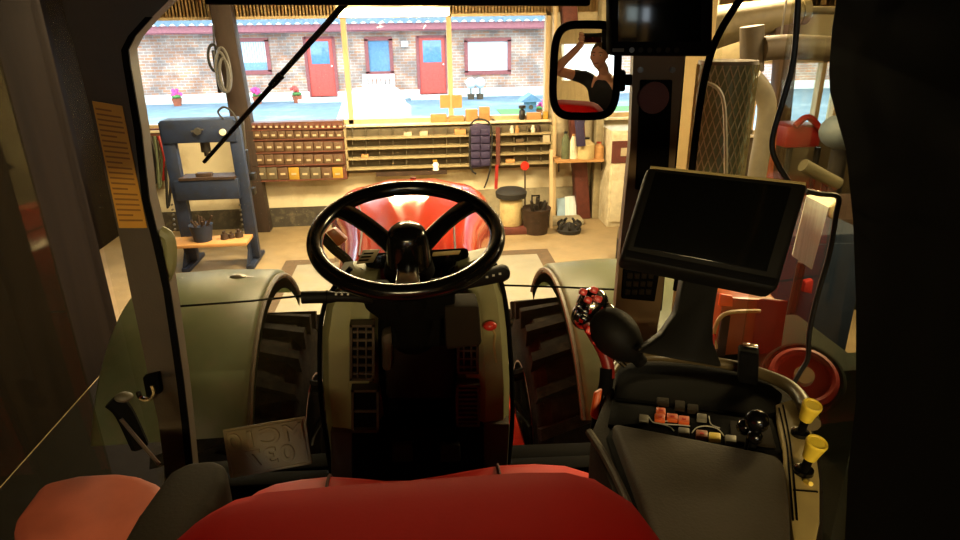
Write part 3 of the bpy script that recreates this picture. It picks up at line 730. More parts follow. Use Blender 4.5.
mm = bpy.data.materials.new('mirror'); mm.use_nodes = True; MATS['mirror'] = mm
q = mm.node_tree.nodes['Principled BSDF']; q.inputs['Metallic'].default_value = 1; q.inputs['Roughness'].default_value = .01; q.inputs['Base Color'].default_value = (.9, .9, .9, 1)
TX = -.03                                                            # the tractor's middle line
# hood
tr = T('tractor', 'red tractor with long hood, olive mudguards and lugged front wheels ahead of the cab', 'tractor', (TX, 2.9, 0))
def hsec(y, w, zt_, zb_, r=.16, cr=.03):
    pts = [(TX-w-.02, y, zb_), (TX-w, y, zt_-r-.12)]
    for k in range(7):
        a = PI-PI/2*k/6; pts.append((TX-w+r+r*math.cos(a), y, zt_-r+r*math.sin(a)))
    pts += [(TX-w*.3, y, zt_+cr), (TX+w*.3, y, zt_+cr)]
    for k in range(7):
        a = PI/2-PI/2*k/6; pts.append((TX+w-r+r*math.cos(a), y, zt_-r+r*math.sin(a)))
    pts += [(TX+w, y, zt_-r-.12), (TX+w+.02, y, zb_)]
    return pts
secs = [(1.84, .255, 2.06, 1.0), (2.2, .265, 2.055, 1.0), (2.5, .29, 2.045, 1.0), (2.75, .34, 2.03, 1.0), (3.0, .385, 2.01, 1.0), (3.2, .405, 1.985, 1.0), (3.4, .405, 1.95, 1.0), (3.6, .39, 1.87, 1.0), (3.75, .36, 1.72, 1.0), (3.82, .33, 1.4, 1.0), (3.84, .31, 1.1, 1.0)]
hd = MB().loft([hsec(*s) for s in secs]).build('hood', 'hood_red', tr, 60)
MB().hexa([P(503, 410, Y=2.36), P(512, 408, Y=2.36), P(527, 451, Y=2.36), P(503, 455, Y=2.36)], (0, .5, 0), .01).build('side_panel', 'hood_red', tr)
for sx in (-1, 1):
    MB().tube([(TX+sx*.15, 1.9, 2.083), (TX+sx*.17, 2.3, 2.078), (TX+sx*.22, 2.7, 2.052), (TX+sx*.245, 2.95, 2.035)], .004, 5).build('panel_gap', 'red_brown', hd)
c = P(413, 176, Y=3.3); MB().sphere((c.x, 3.4, 1.985), .012, (1.5, 1, .6)).build('badge', 'red_brown', hd)
# front mudguards and wheels
def mudguard(x0, x1, inner, zc):
    yc, R = 2.9, .79
    rows = []
    for k in range(25):
        a = math.radians(30+115*k/24); row = []
        for u, dr in ((0, -.10), (.0, -.05), (.012, -.018), (.04, 0), (.5, .012), (.96, 0), (.988, -.018), (1, -.05), (1, -.10)):
            x = x0+(x1-x0)*u; r = R+dr
            row.append((x, yc-r*math.cos(a), zc+r*math.sin(a)))
        rows.append(row)
    t = MB().grid(rows, .006).build('mudguard', 'fender_green', tr, 50)
    xi = x1 if inner > 0 else x0
    MB().tube([(xi, yc-(R-.03)*math.cos(math.radians(30+115*k/24)), zc+(R-.03)*math.sin(math.radians(30+115*k/24))) for k in range(25)], .012, 6, 0).build('edge_bead', 'fender_edge', t)
    MB().tube([((x0+x1)/2, 2.5, 1.3), ((x0+x1)/2, 2.9, 1.45), ((x0+x1)/2+inner*.3, 2.9, 1.1), (TX-inner*.1, 2.9, .95)], .03, 8).build('bracket', 'cab_black', t)
    return t
mgl = mudguard(-1.32, -.71, 1, .845)
mgr = mudguard(.66, 1.27, -1, .805)
def on_guard(px, py, r):
    """point of a mudguard's outer skin along a line of sight"""
    d = P(px, py, d=1.0)-CAM; A = V((0, d.y, d.z)); C_ = V((0, CAM.y-2.9, CAM.z-.835))
    a = A.dot(A); b = 2*A.dot(C_); c = C_.dot(C_)-r*r
    return CAM+d*((-b-math.sqrt(max(0, b*b-4*a*c)))/(2*a))
c = on_guard(238, 278, .80)
MB().sphere(c, .028, (1.5, 1, .7)).sphere(c+V((.05, 0, -.005)), .02, (1.5, 1, .6)).build('bolt', 'steel', mgl)
m = MB()
for k, (xa, xb, ya, h) in enumerate(((178, 190, 291, 2.2), (180, 188, 294, 1.6), (177, 191, 298, 1.2), (180, 189, 301, 1))): m.hexa([on_guard(xa, ya, .801), on_guard(xb, ya, .801), on_guard(xb, ya+h, .801), on_guard(xa, ya+h, .801)], (0, -.002, .003))
m.build('sticker_text', 'cab_black', mgl)
c = on_guard(181, 279, .80); MB().sphere(c, .012, (1.6, 1, .6)).build('bolt', 'steel', mgl)
def wheel(x0, x1):
    yc, zc, R = 2.9, .70, .70
    w = x1-x0; xm_ = (x0+x1)/2
    prof = [(.36, 0), (.42, .015), (.52, 0), (.60, .01), (.655, .05), (.665, w/2), (.655, w-.05), (.60, w-.01), (.52, w), (.42, w-.015), (.36, w)]
    m = MB().lathe(prof, (x0, yc, zc), (1, 0, 0), 56)
    n = 24
    for k in range(n):
        for s in (0, 1):
            a = 2*PI*(k+.5*s)/n
            def pt(x, r, da): return V((x, yc-r*math.cos(a+da), zc+r*math.sin(a+da)))
            xa, xb_ = (x0-.012, xm_+.03) if s == 0 else (x1+.012, xm_-.03)
            q = [pt(xa, .60, 0), pt(xa, .60, .085), pt(xb_, .66, .22), pt(xb_, .66, .14)]
            o = [pt(xa, .695, .005), pt(xa, .695, .075), pt(xb_, .705, .205), pt(xb_, .705, .145)]
            vs = [m.bm.verts.new(z) for z in q+o]
            for f in ((3, 2, 1, 0), (4, 5, 6, 7), (0, 1, 5, 4), (1, 2, 6, 5), (2, 3, 7, 6), (3, 0, 4, 7)): m.bm.faces.new([vs[z] for z in f])
    t = m.build('front_wheel', 'tyre', tr, 35)
    MB().lathe([(.37, 0), (.33, .03), (.31, .1), (.12, .14), (.12, w-.14), (.31, w-.1), (.33, w-.03), (.37, w)], (x0, yc, zc), (1, 0, 0), 32).build('rim', 'rim_red', t)
    return t
wheel(-1.14, -.58)
wheel(.505, 1.08)
MB().cyl((-.55, 2.9, .7), (.5, 2.9, .7), .1).build('axle_beam', 'cab_black', tr)
MB().span((TX-.25, 1.9, .55), (TX+.25, 3.7, 1.02), .02).build('chassis', 'cab_black', tr)
for sx in (-1, 1): MB().tube([(TX+sx*.2, 2.6, .9), (TX+sx*.38, 2.55, 1.12), (TX+sx*.5, 2.6, .98), (TX+sx*.56, 2.75, .8)], .014, 6).build('hose', 'cable_black', tr)
# cab shell
cab = T('tractor_cab', 'dark tractor cab shell with pillars, glass and floor around the seat', 'cab', (TX, 1.0, 1.45))
MB().span((-.74, -.9, 1.44), (.74, 1.66, 1.5)).build('floor_mat', 'floor_mat', cab)
def poly(pts, off, mt, name, par, bev=0.0, **kw):
    return MB().hexa([P(x, y, **kw) for x, y in pts], off, bev).build(name, mt, par)
# front sill
poly([(180, 478), (330, 466), (520, 458), (600, 455), (660, 452), (660, 500), (520, 506), (330, 510), (180, 520)], (0, .07, 0), 'cab_black', 'front_sill', cab, .008, Y=1.6)
poly([(175, 488), (330, 482), (520, 470), (660, 464), (660, 500), (520, 506), (330, 512), (175, 520)], (0, .06, 0), 'cab_black', 'sill_cover', cab, .008, Y=1.52)
# left front pillar
A_l = [(60, -40), (176, -12), (152, 17), (135, 36), (128, 50), (130, 66), (141, 130), (149, 200), (160, 245), (170, 290), (179, 350), (188, 420), (194, 480), (196, 520), (166, 520), (162, 440), (150, 386), (140, 340), (121, 246), (88, 100)]
def strip(L, Rr, off, mt, name, par, **kw):
    a = [P(x, y, **kw) for x, y in L]; b = [P(x, y, **kw) for x, y in Rr]; off = V(off)
    rows = [[p, q, q+off, p+off] for p, q in zip(a, b)]
    return MB().loft(rows).build(name, mt, par)
yl = [-40, 17, 36, 50, 66, 130, 200, 245, 290, 350, 386, 420, 480, 520]
xr_ = [210, 152, 135, 128, 130, 141, 149, 160, 170, 179, 184, 188, 194, 198]
xl_ = [52, 66, 71, 75, 79, 95, 111, 121, 130, 143, 150, 158, 166, 172]
strip([(a, y) for a, y in zip(xl_, yl)], [(a, y) for a, y in zip(xr_, yl)], (-.02, .10, 0), 'cab_trim', 'front_pillar', cab, Y=1.45)
strip([(a-7, y) for a, y in zip(xr_[1:], yl[1:])], [(a, y) for a, y in zip(xr_[1:], yl[1:])], (0, .006, 0), 'cab_black', 'glass_seal', cab, Y=1.442)
MB().tube([P(x, y, Y=1.47) for x, y in ((160, 232), (168, 238), (170, 255), (167, 272), (160, 282))], .016, 8).build('pillar_bumper', 'console_green', cab)
# door latch on that pillar
m = MB().tube([P(x, y, Y=1.43) for x, y in ((138, 392), (141, 398), (149, 399), (154, 393), (152, 385))], .006, 6)
m.build('latch_ring', 'chrome', cab)
poly([(142, 378), (158, 374), (161, 394), (146, 398)], (0, .02, 0), 'cab_black', 'latch_plate', cab, .004, Y=1.43)
# right front pillar: dark inner panel, beige outer trim
strip([(634, 40), (630, 150), (621, 240), (616, 300), (612, 345), (608, 380)], [(686, 40), (676, 150), (668, 240), (662, 300), (655, 345), (652, 380)], (.02, .08, 0), 'panel_brown', 'pillar_panel', cab, Y=1.40)
MB().tube([P(x, y, Y=1.44) for x, y in ((686, 30), (676, 150), (667, 240), (660, 310))], .004, 6).build('glass_seal', 'cab_black', cab)
MB().tube([P(x, y, Y=1.42) for x, y in ((676, 290), (690, 185), (698, 118), (706, 72), (716, 40), (733, 10), (752, -18))], .0085, 8).build('door_seal', 'cab_black', cab)
poly([(641, 80), (673, 80), (668, 190), (636, 190)], (0, .01, 0), 'cab_black', 'speaker_recess', cab, .003, Y=1.392)
c = P(654, 98, Y=1.388); MB().cyl(c, c+V((0, .012, 0)), .034, n=24).build('speaker', 'red_brown', cab)
for x, y in ((641, 70), (673, 70)): c = P(x, y, Y=1.393); MB().cyl(c, c+V((0, .01, 0)), .006, n=10).build('screw', 'steel', cab)
# rear right door pillar
q = [(842, -40), (832, 30), (829, 70), (830, 92), (836, 115), (846, 150), (853, 220), (856, 300), (856, 400), (848, 470), (842, 600)]
a = [P(x, y, X=.76) for x, y in q]; rows = [[p, p+V((.09, .0, 0)), V((p.x+.09, -.05, p.z)), V((p.x, -.05, p.z))] for p in a]
MB().loft(rows).build('door_pillar', 'cab_black', cab)
# roof: lining and visor
MB().span((-.82, -.95, 3.02), (.86, 1.95, 3.14), .03).build('roof', 'cab_dark', cab)
poly([(204, 4.5), (591, 6), (591, -70), (204, -70)], (0, .03, 0), 'cab_black', 'sun_visor', cab, .006, Y=1.5)
poly([(60, -12), (760, -12), (760, -90), (60, -90)], (0, .1, 0), 'cab_dark', 'roof_lining', cab, .006, Y=1.56)
# glass
MB().grid([[(x, 1.60+.13*(1-(x/.8)**2), z) for x in [-.78+.065*k for k in range(25)]] for z in (1.5, 3.02)], .005).build('windscreen', 'screen_glass', cab)
MB().tube([P(x, y, Y=1.70) for x, y in ((150, 309), (176, 306.5), (250, 301), (310, 295))], .0032, 6, 0).build('glass_joint', 'cab_black', cab)
MB().tube([P(x, y, Y=1.70) for x, y in ((495, 285), (560, 287), (625, 290), (650, 291))], .0032, 6, 0).build('glass_joint', 'cab_black', cab)
MB().span((-.80, .2, 1.5), (-.795, 1.42, 3.02)).build('door_glass', 'door_glass', cab)
MB().span((.835, -.05, 1.5), (.84, 1.42, 3.02)).build('door_glass', 'door_glass', cab)
# sides below the glass and rear wall bench for the one who stands behind
MB().span((-.8, -.95, 1.44), (.8, -.88, 1.95)).span((-.8, -.95, 1.9), (-.68, -.88, 3.02)).span((.68, -.95, 1.9), (.8, -.88, 3.02)).build('rear_frame', 'cab_dark', cab)
MB().span((-.7, -.92, 1.94), (.7, -.915, 3.02)).build('rear_glass', 'screen_glass', cab)
MB().span((-.6, -.88, 1.5), (.6, -.42, 1.86), .02).build('rear_ledge', 'cab_dark', cab)
MB().span((.66, -.05, 1.5), (.83, 1.40, 1.72), .03).build('side_sill', 'cab_trim', cab)
MB().span((-.80, .2, 1.5), (-.70, 1.42, 1.66), .03).build('side_sill', 'cab_trim', cab)
# sticker on the left pillar
t = T('warning_sticker', 'yellow printed instruction sticker on the left cab pillar', 'sticker', P(120, 228, Y=1.44))
sq = [(92, 101), (122, 106), (147, 228), (119, 228)]
poly(sq, (0, .002, 0), 'sticker_yellow', 'sheet', t, 0, Y=1.446)
m = MB()
def sqp(u, v):
    a = V(sq[0]).lerp(V(sq[3]), v); b = V(sq[1]).lerp(V(sq[2]), v); return a.lerp(b, u)
for k in range(22):
    v = .05+k*.042
    if v > .97: break
    e = .9 if k % 5 else .6
    m.hexa([P(*sqp(.06, v), Y=1.4455), P(*sqp(e, v), Y=1.4455), P(*sqp(e, v+.014), Y=1.4455), P(*sqp(.06, v+.014), Y=1.4455)], (0, .0008, 0))
m.build('print', 'print_brown', t)
# wiper
t = T('windscreen_wiper', 'black wiper arm slanting across the upper windscreen', 'wiper', P(340, 5, Y=1.76))
def bar(p0, p1, w0, w1, Y, name, mt, par, dep=.015):
    d = V((p1[0]-p0[0], p1[1]-p0[1])).normalized(); n = V((-d.y, d.x))
    return poly([(p0[0]+n.x*w0, p0[1]+n.y*w0), (p1[0]+n.x*w1, p1[1]+n.y*w1), (p1[0]-n.x*w1, p1[1]-n.y*w1), (p0[0]-n.x*w0, p0[1]-n.y*w0)], (0, dep, 0), mt, name, par, .002, Y=Y)
bar((346, 2), (276, 80), 3.4, 2.6, 1.76, 'arm', 'cab_black', t)
bar((281, 75), (270, 87), 4.2, 3.6, 1.755, 'joint', 'cab_black', t)
bar((273, 84), (203, 163), 2.6, 1.9, 1.765, 'blade', 'cab_black', t)
# right: exhaust guard
e0 = P(720, 235, d=2.15); e1 = P(728, 64, d=2.15)
ex = T('exhaust_guard', 'olive exhaust stack behind a wire mesh guard right of the cab', 'exhaust', (e1.x, e1.y, .9))
ztp = e1.z; r0 = .09
MB().cyl((e1.x, e1.y, .9), (e1.x, e1.y, ztp), r0, n=32).build('muffler', 'muffler', ex)
MB().cyl((e1.x, e1.y, ztp), (e1.x, e1.y, ztp+.012), r0+.006, n=32).build('top_cap', 'duct_cream', ex)
m = MB(); tw = 26; H_ = ztp-1.6
for k in range(tw):
    for s in (-1, 1):
        m.tube([(e1.x+(r0+.008)*math.cos(s*(2*PI*k/tw+q*.14)), e1.y+(r0+.008)*math.sin(s*(2*PI*k/tw+q*.14)), 1.6+H_*q/26) for q in range(27)], .0022, 3, 0)
m.build('wire_mesh', 'mesh_wire', ex)
MB().tube([P(705, 82, d=2.0), P(719, 90, d=2.0), P(725, 115, d=2.0), P(726, 190, d=2.0)], .006, 6).build('pipe', 'mesh_wire', ex)
# ducts above the right bay
t = T('air_duct', 'big cream air duct running left under the ribbed sheet', 'duct', P(760, 20, Y=6.0))
MB().tube([P(690, 34, Y=6.0), P(740, 22, Y=6.0), P(800, 11, Y=6.0)], lambda u: .215-.10*u, 18, 3).build('tube', 'duct_cream', t)
MB().cyl(P(798, 11, Y=6.0), P(805, 10, Y=6.0), .125, n=18).build('collar', 'duct_cream', t)
MB().cyl(P(800, 10, Y=6.0), P(940, 12, Y=6.0), .035, n=10).build('thin_pipe', 'duct_brown', t)
for u in (715, 785): c = P(u, 18, Y=6.0); MB().cyl(c, (c.x, c.y, ZC), .008, n=6).build('hanger', 'steel', t)
t = T('fume_hose', 'fat brown fume hose bending down by the exhaust guard', 'hose', P(760, 55, Y=5.6))
MB().tube([P(930, 56, Y=5.6), P(850, 50, Y=5.6), P(790, 47, Y=5.6), P(762, 49, Y=5.6)], .105, 14).build('hose', 'duct_brown', t)
MB().cyl(P(752, 26, Y=5.65), P(752, 72, Y=5.65), .10, n=16).build('elbow', 'duct_brown', t)
for u in (780, 830): c = P(u, 44, Y=5.6); MB().cyl(c, (c.x, c.y, ZC), .008, n=6).build('hanger', 'steel', t)
t = T('filter_box', 'cream filter box hanging behind the exhaust guard', 'box', P(735, 62, Y=6.6))
rect(706, 32, 756, 63, 6.6, .6, None, .02).build('body', 'duct_cream', t)
rect(704, 60, 768, 64, 6.5, .7).build('lip', 'duct_cream', t)
for u in (715, 750): c = P(u, 36, Y=6.9); MB().cyl(c, (c.x, c.y, ZC), .01, n=6).build('hanger', 'steel', t)
tag(rect(776, 24, 794, 38, 5.9, .2, None, .01).build('junction_box', 'dark_rust'), 'dark junction box between the cream duct and the brown hose', 'box')
c0 = P(755, 66, Y=6.0)
pp = [P(x, y, Y=5.0) for x, y in ((752, 78), (762, 90), (767, 108), (763, 140), (757, 175), (752, 230))]; pp.append(V((pp[-1].x, 5.0, 0)))
tag(MB().tube(pp, .075, 14).build('drain_pipe', 'pipe_grey'), 'fat bent grey brown pipe right of the mesh guard', 'pipe')
tag(MB().tube([P(774, 108, Y=5.2), P(770, 150, Y=5.2), P(768, 180, Y=5.2), P(776, 215, Y=5.2), V((P(780, 260, Y=5.2).x, 5.2, .03))], .045, 8).build('orange_hose', 'hose_orange'), 'orange hose hanging before the timber post on the right', 'hose')
# right bay clutter
def bx(name, px0, py0, px1, py1, Y, dep, mt, lab, cat, bev=.01, grp=None):
    return tag(rect(px0, py0, px1, py1, Y, dep, None, bev).build(name, mt), lab, cat, grp)
t = T('red_implement', 'red farm implement parked below the right window', 'implement', P(812, 150, Y=7.6))
rect(786, 126, 822, 148, 7.6, .5, None, .04).build('body', 'grip_red', t)
MB().tube([P(795, 126, Y=7.55), P(808, 117, Y=7.55), P(822, 130, Y=7.55), P(836, 144, Y=7.55)], .04, 8).build('arm', 'grip_red', t)
for x in (790, 818): MB().cyl(P(x, 147, Y=7.8), V((P(x, 147, Y=7.8).x, 7.8, 0)), .04, n=8).build('leg', 'dark_steel', t)
c = P(836, 132, Y=6.4)
t = T('grey_tank', 'blue grey rounded tank at the right edge by the window', 'tank', (c.x+.2, 6.5, 0))
MB().sphere((c.x+.15, 6.5, c.z-.02), .24, (1, 1, .8)).build('tank', 'tank_grey', t)
MB().cyl((c.x+.15, 6.5, 0), (c.x+.15, 6.5, c.z-.2), .09).build('stand', 'dark_steel', t)
t = T('work_bench', 'dark cluttered workbench in the right bay', 'bench', (4.2, 6.0, 0))
MB().span((3.0, 5.4, .92), (6.6, 6.3, 1.0), .01).build('top', 'dark_rust', t)
MB().span((3.1, 5.5, 0), (6.5, 6.2, .9), .01).build('cabinet', 'machine_green', t)
t = T('slanted_tube', 'short pale tube slanting on a stand above the white sheet', 'tube', P(820, 180, Y=4.6))
MB().cyl(P(803, 165, Y=4.6), P(838, 184, Y=4.6), .05, n=12).build('tube', 'pipe_grey', t)
c = P(826, 178, Y=4.62); MB().cyl((c.x, c.y, 0), c, .025, n=8).build('stand', 'dark_steel', t)
t = T('folded_white_sheet', 'white folded plastic panel standing right of the monitor', 'panel', P(815, 268, Y=2.6))
MB().hexa([P(807, 196, Y=2.6), P(829, 207, Y=2.6), P(812, 270, Y=2.6), P(792, 256, Y=2.6)], (.01, .02, 0), .003).build('front_face', 'curtain', t)
MB().hexa([P(807, 196, Y=2.6), P(829, 207, Y=2.6), P(840, 199, Y=2.8), P(818, 190, Y=2.8)], (0, .01, -.01), .003).build('top_face', 'white_board', t)
MB().hexa([P(829, 207, Y=2.6), P(840, 199, Y=2.8), P(836, 222, Y=2.8), P(827, 217, Y=2.6)], (.01, .0, 0), .003).build('side_face', 'shelf_edge', t)
MB().cyl(P(802, 262, Y=2.62), V((P(802, 262, Y=2.62).x, 2.66, 1.02)), .02, n=8).build('stand', 'dark_steel', t)
t = T('blue_cabinet', 'dark blue steel cabinet standing behind the white panel', 'cabinet', (2.3, 3.5, 0))
a = P(722, 190, Y=3.3); b = P(838, 320, Y=3.3)
MB().span((a.x, 3.3, 0), (b.x+.1, 4.0, P(790, 236, Y=3.3).z), .02).build('body', 'cabinet_blue', t)
MB().span((a.x+.05, 3.28, .1), (b.x+.02, 3.3, P(790, 245, Y=3.3).z), .005).build('door', 'cabinet_blue', t)
poly([(806, 282), (814, 280), (812, 294), (803, 292)], (0, .04, 0), 'red_paint', 'red_latch', t, .005, Y=3.22)
t = T('dark_mass', 'added dark green mass filling the dim low part of the right bay', 'machine', (2.6, 1.9, 0))  # made-up dark body standing in for the dim low bay
MB().span((1.75, 1.0, 0), (4.0, 3.0, 1.02), .08).build('body', 'machine_green', t)
MB().span((1.85, 1.2, 1.02), (3.4, 2.2, 1.2), .06).build('cover', 'machine_green', t)
# red jacket panel by the monitor column
t = T('red_toolbox', 'red and brown box standing outside behind the monitor column', 'box', P(745, 365, Y=1.9))
MB().hexa([P(722, 297, Y=1.9), P(778, 300, Y=1.9), P(770, 372, Y=1.9), P(712, 366, Y=1.9)], (.04, .25, 0), .015).build('body', 'amber', t)
MB().hexa([P(757, 299, Y=1.895), P(779, 302, Y=1.895), P(769, 372, Y=1.895), P(748, 370, Y=1.895)], (.04, .01, 0), .004).build('side_panel', 'grip_red', t)
MB().hexa([P(721, 294, Y=1.88), P(733, 296, Y=1.88), P(733, 307, Y=1.88), P(719, 306, Y=1.88)], (0, .012, 0), .003).build('lamp', 'orange', t)  # amber label on the box, gives no light
MB().tube([P(716, 348, Y=1.87), P(714, 333, Y=1.87), P(720, 318, Y=1.87), P(732, 312, Y=1.87), P(760, 311, Y=1.87)], .007, 8).build('pipe', 'cream_drum', t)
MB().tube([P(714, 334, Y=1.865), P(712, 344, Y=1.865), P(713, 352, Y=1.865)], .009, 6).build('grip', 'button_red', t)
MB().hexa([P(722, 318, Y=1.89), P(731, 316, Y=1.89), P(724, 366, Y=1.89), P(715, 364, Y=1.89)], (.0, .01, 0), .003).build('dark_strip', 'dark_rust', t)
MB().span((1.0, 1.75, .0), (1.5, 2.2, P(745, 366, Y=1.9).z+.05), .02).build('stand', 'machine_green', t)
c = P(803, 378, Y=1.45)
t = T('red_hose_reel', 'red hose reel low outside the right door', 'hose reel', c)
axd = (CAM-c).normalized()*.6+V((0, -.2, .7)); axd.normalize()
MB().torus(c, .098, .010, axd, 36, 8).build('hoop', 'machine_green', t)
MB().cyl(c-axd*.04, c+axd*.0, .084, n=28).build('drum', 'red_paint', t)
for k in (-.012, .006): MB().torus(c+axd*k, .078, .012, axd, 32, 8).build('hose_turn', 'red_paint', t)
MB().cyl(c+axd*.0, c+axd*.022, .026, n=16).build('hub', 'cream_drum', t)
MB().cyl(c-axd*.05, V((c.x+.12, c.y+.12, 0)), .02, n=8).build('bracket', 'machine_green', t)
# cables
tag(MB().tube([P(x, y, Y=1.2) for x, y in ((799, -20), (797, 20), (793, 62), (783, 100), (773, 135), (773, 153), (781, 170), (792, 186), (800, 196))], .0055, 8).build('power_cable', 'cable_black'), 'black cable hanging from the roof down behind the large display', 'cable')
tag(MB().tube([P(x, y, Y=1.1) for x, y in ((806, 191), (820, 194), (838, 197), (836, 215), (829, 255), (816, 300), (809, 335), (808, 358), (800, 372), (794, 383))], .005, 8).build('power_cable', 'cable_black'), 'black cable looping from the large display down beside the red reel', 'cable')
mat('monitor_case', (17, 15, 11), .6, spec=.15)
# ------------------------------------------------------------------ dash console below the wheel
dc = T('dash_console', 'olive dash console with air vents under the steering wheel', 'dashboard', P(415, 470, Z=1.5))
def fairing(side):
    if side < 0:
        L = [(352, 268), (338, 285), (326, 305), (321, 335), (321, 385), (325, 425), (331, 470), (334, 500)]
        R_ = [(384, 268), (380, 285), (378, 305), (377, 335), (378, 385), (384, 425), (390, 470), (392, 500)]
    else:
        L = [(452, 262), (452, 280), (456, 300), (457, 335), (458, 385), (456, 425), (455, 470), (455, 500)]
        R_ = [(488, 254), (497, 272), (504, 300), (508, 335), (511, 385), (511, 425), (508, 462), (506, 500)]
    ys = [1.50, 1.46, 1.44, 1.43, 1.43, 1.44, 1.45, 1.45]
    rows = []
    for (a, b), (c, d), y in zip(L, R_, ys):
        p, q = P(a, b, Y=y), P(c, d, Y=y); mid = p.lerp(q, .5)+V((0, -.025, .0)); o = V((0, .16, 0))
        e = V((0, .03, 0)); o = V((0, .05, 0)) if b < 280 else o
        rows.append([p+e, p.lerp(mid, .3)+V((0, -.006, 0)), p.lerp(mid, .75), mid, q.lerp(mid, .75), q.lerp(mid, .3)+V((0, -.006, 0)), q+e, q+o, p+o])
    return MB().loft(rows).build('side_fairing', 'console_green', dc, 35)
fl = fairing(-1); fr_ = fairing(1)
for pts in (((351, 268), (337, 284), (325, 304), (320, 335), (320, 385), (324, 425), (331, 472)), ((489, 254), (498, 272), (505, 300), (509, 335), (512, 385), (512, 425), (508, 466))):
    MB().tube([P(x, y, Y=1.475) for x, y in pts], .0065, 6).build('edge_seal', 'cab_black', dc)
m = MB()
m.hexa([P(377, 290, Y=1.47), P(458, 285, Y=1.47), P(460, 480, Y=1.47), P(380, 480, Y=1.47)], (0, .12, 0), .01)
m.build('centre_panel', 'cab_black', dc)
poly([(330, 432), (368, 432), (368, 500), (332, 500)], (0, .1, 0), 'cab_trim', 'foot_panel', dc, .006, Y=1.405)
poly([(482, 424), (510, 424), (506, 500), (480, 500)], (0, .1, 0), 'cab_trim', 'foot_panel', dc, .006, Y=1.405)
poly([(352, 432), (484, 425), (484, 500), (352, 500)], (0, .1, 0), 'cab_black', 'pedal_recess', dc, .004, Y=1.40)
for x0 in (392, 440): poly([(x0, 446), (x0+20, 445), (x0+21, 462), (x0, 463)], (0, .02, .0), 'black_rubber', 'pedal', dc, .004, Y=1.36)
# vents
def vent(px, mt, nsl, vertical, Y=1.378):
    (x0, y0), (x1, y1) = px
    f = MB(); Yp = Y
    def qq(a, b, c, d, yy, dep, mb): mb.hexa([P(a, b, Y=yy), P(c, b, Y=yy), P(c, d, Y=yy), P(a, d, Y=yy)], (0, dep, 0))
    qq(x0, y0, x1, y0+2.4, Yp, .03, f); qq(x0, y1-2.4, x1, y1, Yp, .03, f); qq(x0, y0, x0+2.6, y1, Yp, .03, f); qq(x1-2.6, y0, x1, y1, Yp, .03, f)
    v = f.build('vent', mt, dc)
    b = MB(); qq(x0+1, y0+1, x1-1, y1-1, Yp+.014, .02, b); b.build('vent_cavity', 'cab_black', v)
    s = MB()
    for k in range(nsl):
        t_ = (k+.5)/nsl
        yy = y0+3+(y1-y0-6)*t_; qq(x0+2.5, yy-1.1, x1-2.5, yy+1.1, Yp+.008, .012, s)
    if vertical:
        for u in (.32, .66): xx = x0+(x1-x0)*u; qq(xx-.7, y0+3, xx+.7, y1-3, Yp+.004, .012, s)
    s.build('vent_slats', 'cab_trim', v)
vent(((349.5, 325), (374.5, 381)), 'cab_trim', 6, True)
vent(((351, 390), (379, 433)), 'cab_trim', 1, False)
vent(((457, 344), (479, 374)), 'cab_trim', 3, True)
vent(((456, 385), (480, 427)), 'cab_trim', 8, False)
# lower column shroud, cluster
cl = T('instrument_cluster', 'dark instrument cluster behind the steering wheel hub', 'instrument cluster', P(410, 290, Y=1.52))
poly([(362, 252), (470, 246), (462, 292), (376, 296)], (0, .06, -.05), 'cab_black', 'housing', cl, .012, Y=1.50)
poly([(370, 256), (398, 254), (396, 286), (378, 284)], (0, .004, -.004), 'screen', 'dial_glass', cl, .002, Y=1.495)
poly([(424, 254), (462, 251), (456, 284), (424, 287)], (0, .004, -.004), 'screen', 'dial_glass', cl, .002, Y=1.495)
poly([(363, 250), (380, 249), (373, 262), (356, 264)], (0, .006, -.003), 'plate_alu', 'data_plate', cl, .001, Y=1.488)
m = MB()
for k in range(3): m.hexa([P(364-k*2.4, 253+k*3.4, Y=1.486), P(374-k*2.4, 252.4+k*3.4, Y=1.486), P(373-k*2.4, 254+k*3.4, Y=1.486), P(363-k*2.4, 254.6+k*3.4, Y=1.486)], (0, .001, 0))
m.build('plate_text', 'cab_black', cl)
poly([(433, 252), (461, 250), (459, 254), (432, 256)], (0, .004, -.003), 'beige_trim', 'display_strip', cl, .001, Y=1.488)
for k, (cx_, cy_) in enumerate(((362, 278), (452, 276))):
    MB().tube([P(cx_+math.cos(a)*13-(8 if k == 0 else -2)+6, cy_-math.sin(a)*11, Y=1.487) for a in [PI*.15+q*PI*.7/8 for q in range(9)]] if k else [P(360+q*1.1, 268+q*q*.28, Y=1.487) for q in range(7)], .0012, 5, 0).build('dial_ring', 'key_grey', cl)
# amber work lamp seen through the left of the wheel
t = T('amber_indicator', 'amber indicator lamp on a black bracket left of the hood', 'lamp', P(340, 262, Y=1.86))
MB().hexa([P(325, 232, Y=1.86), P(334, 228, Y=1.86), P(347, 240, Y=1.86), P(338, 247, Y=1.86)], (0, .05, -.01), .006).build('lens', 'amber', t)
MB().tube([P(322, 236, Y=1.88), P(334, 249, Y=1.88), P(346, 259, Y=1.88), P(352, 270, Y=1.85)], .016, 8).build('bracket', 'cab_black', t)
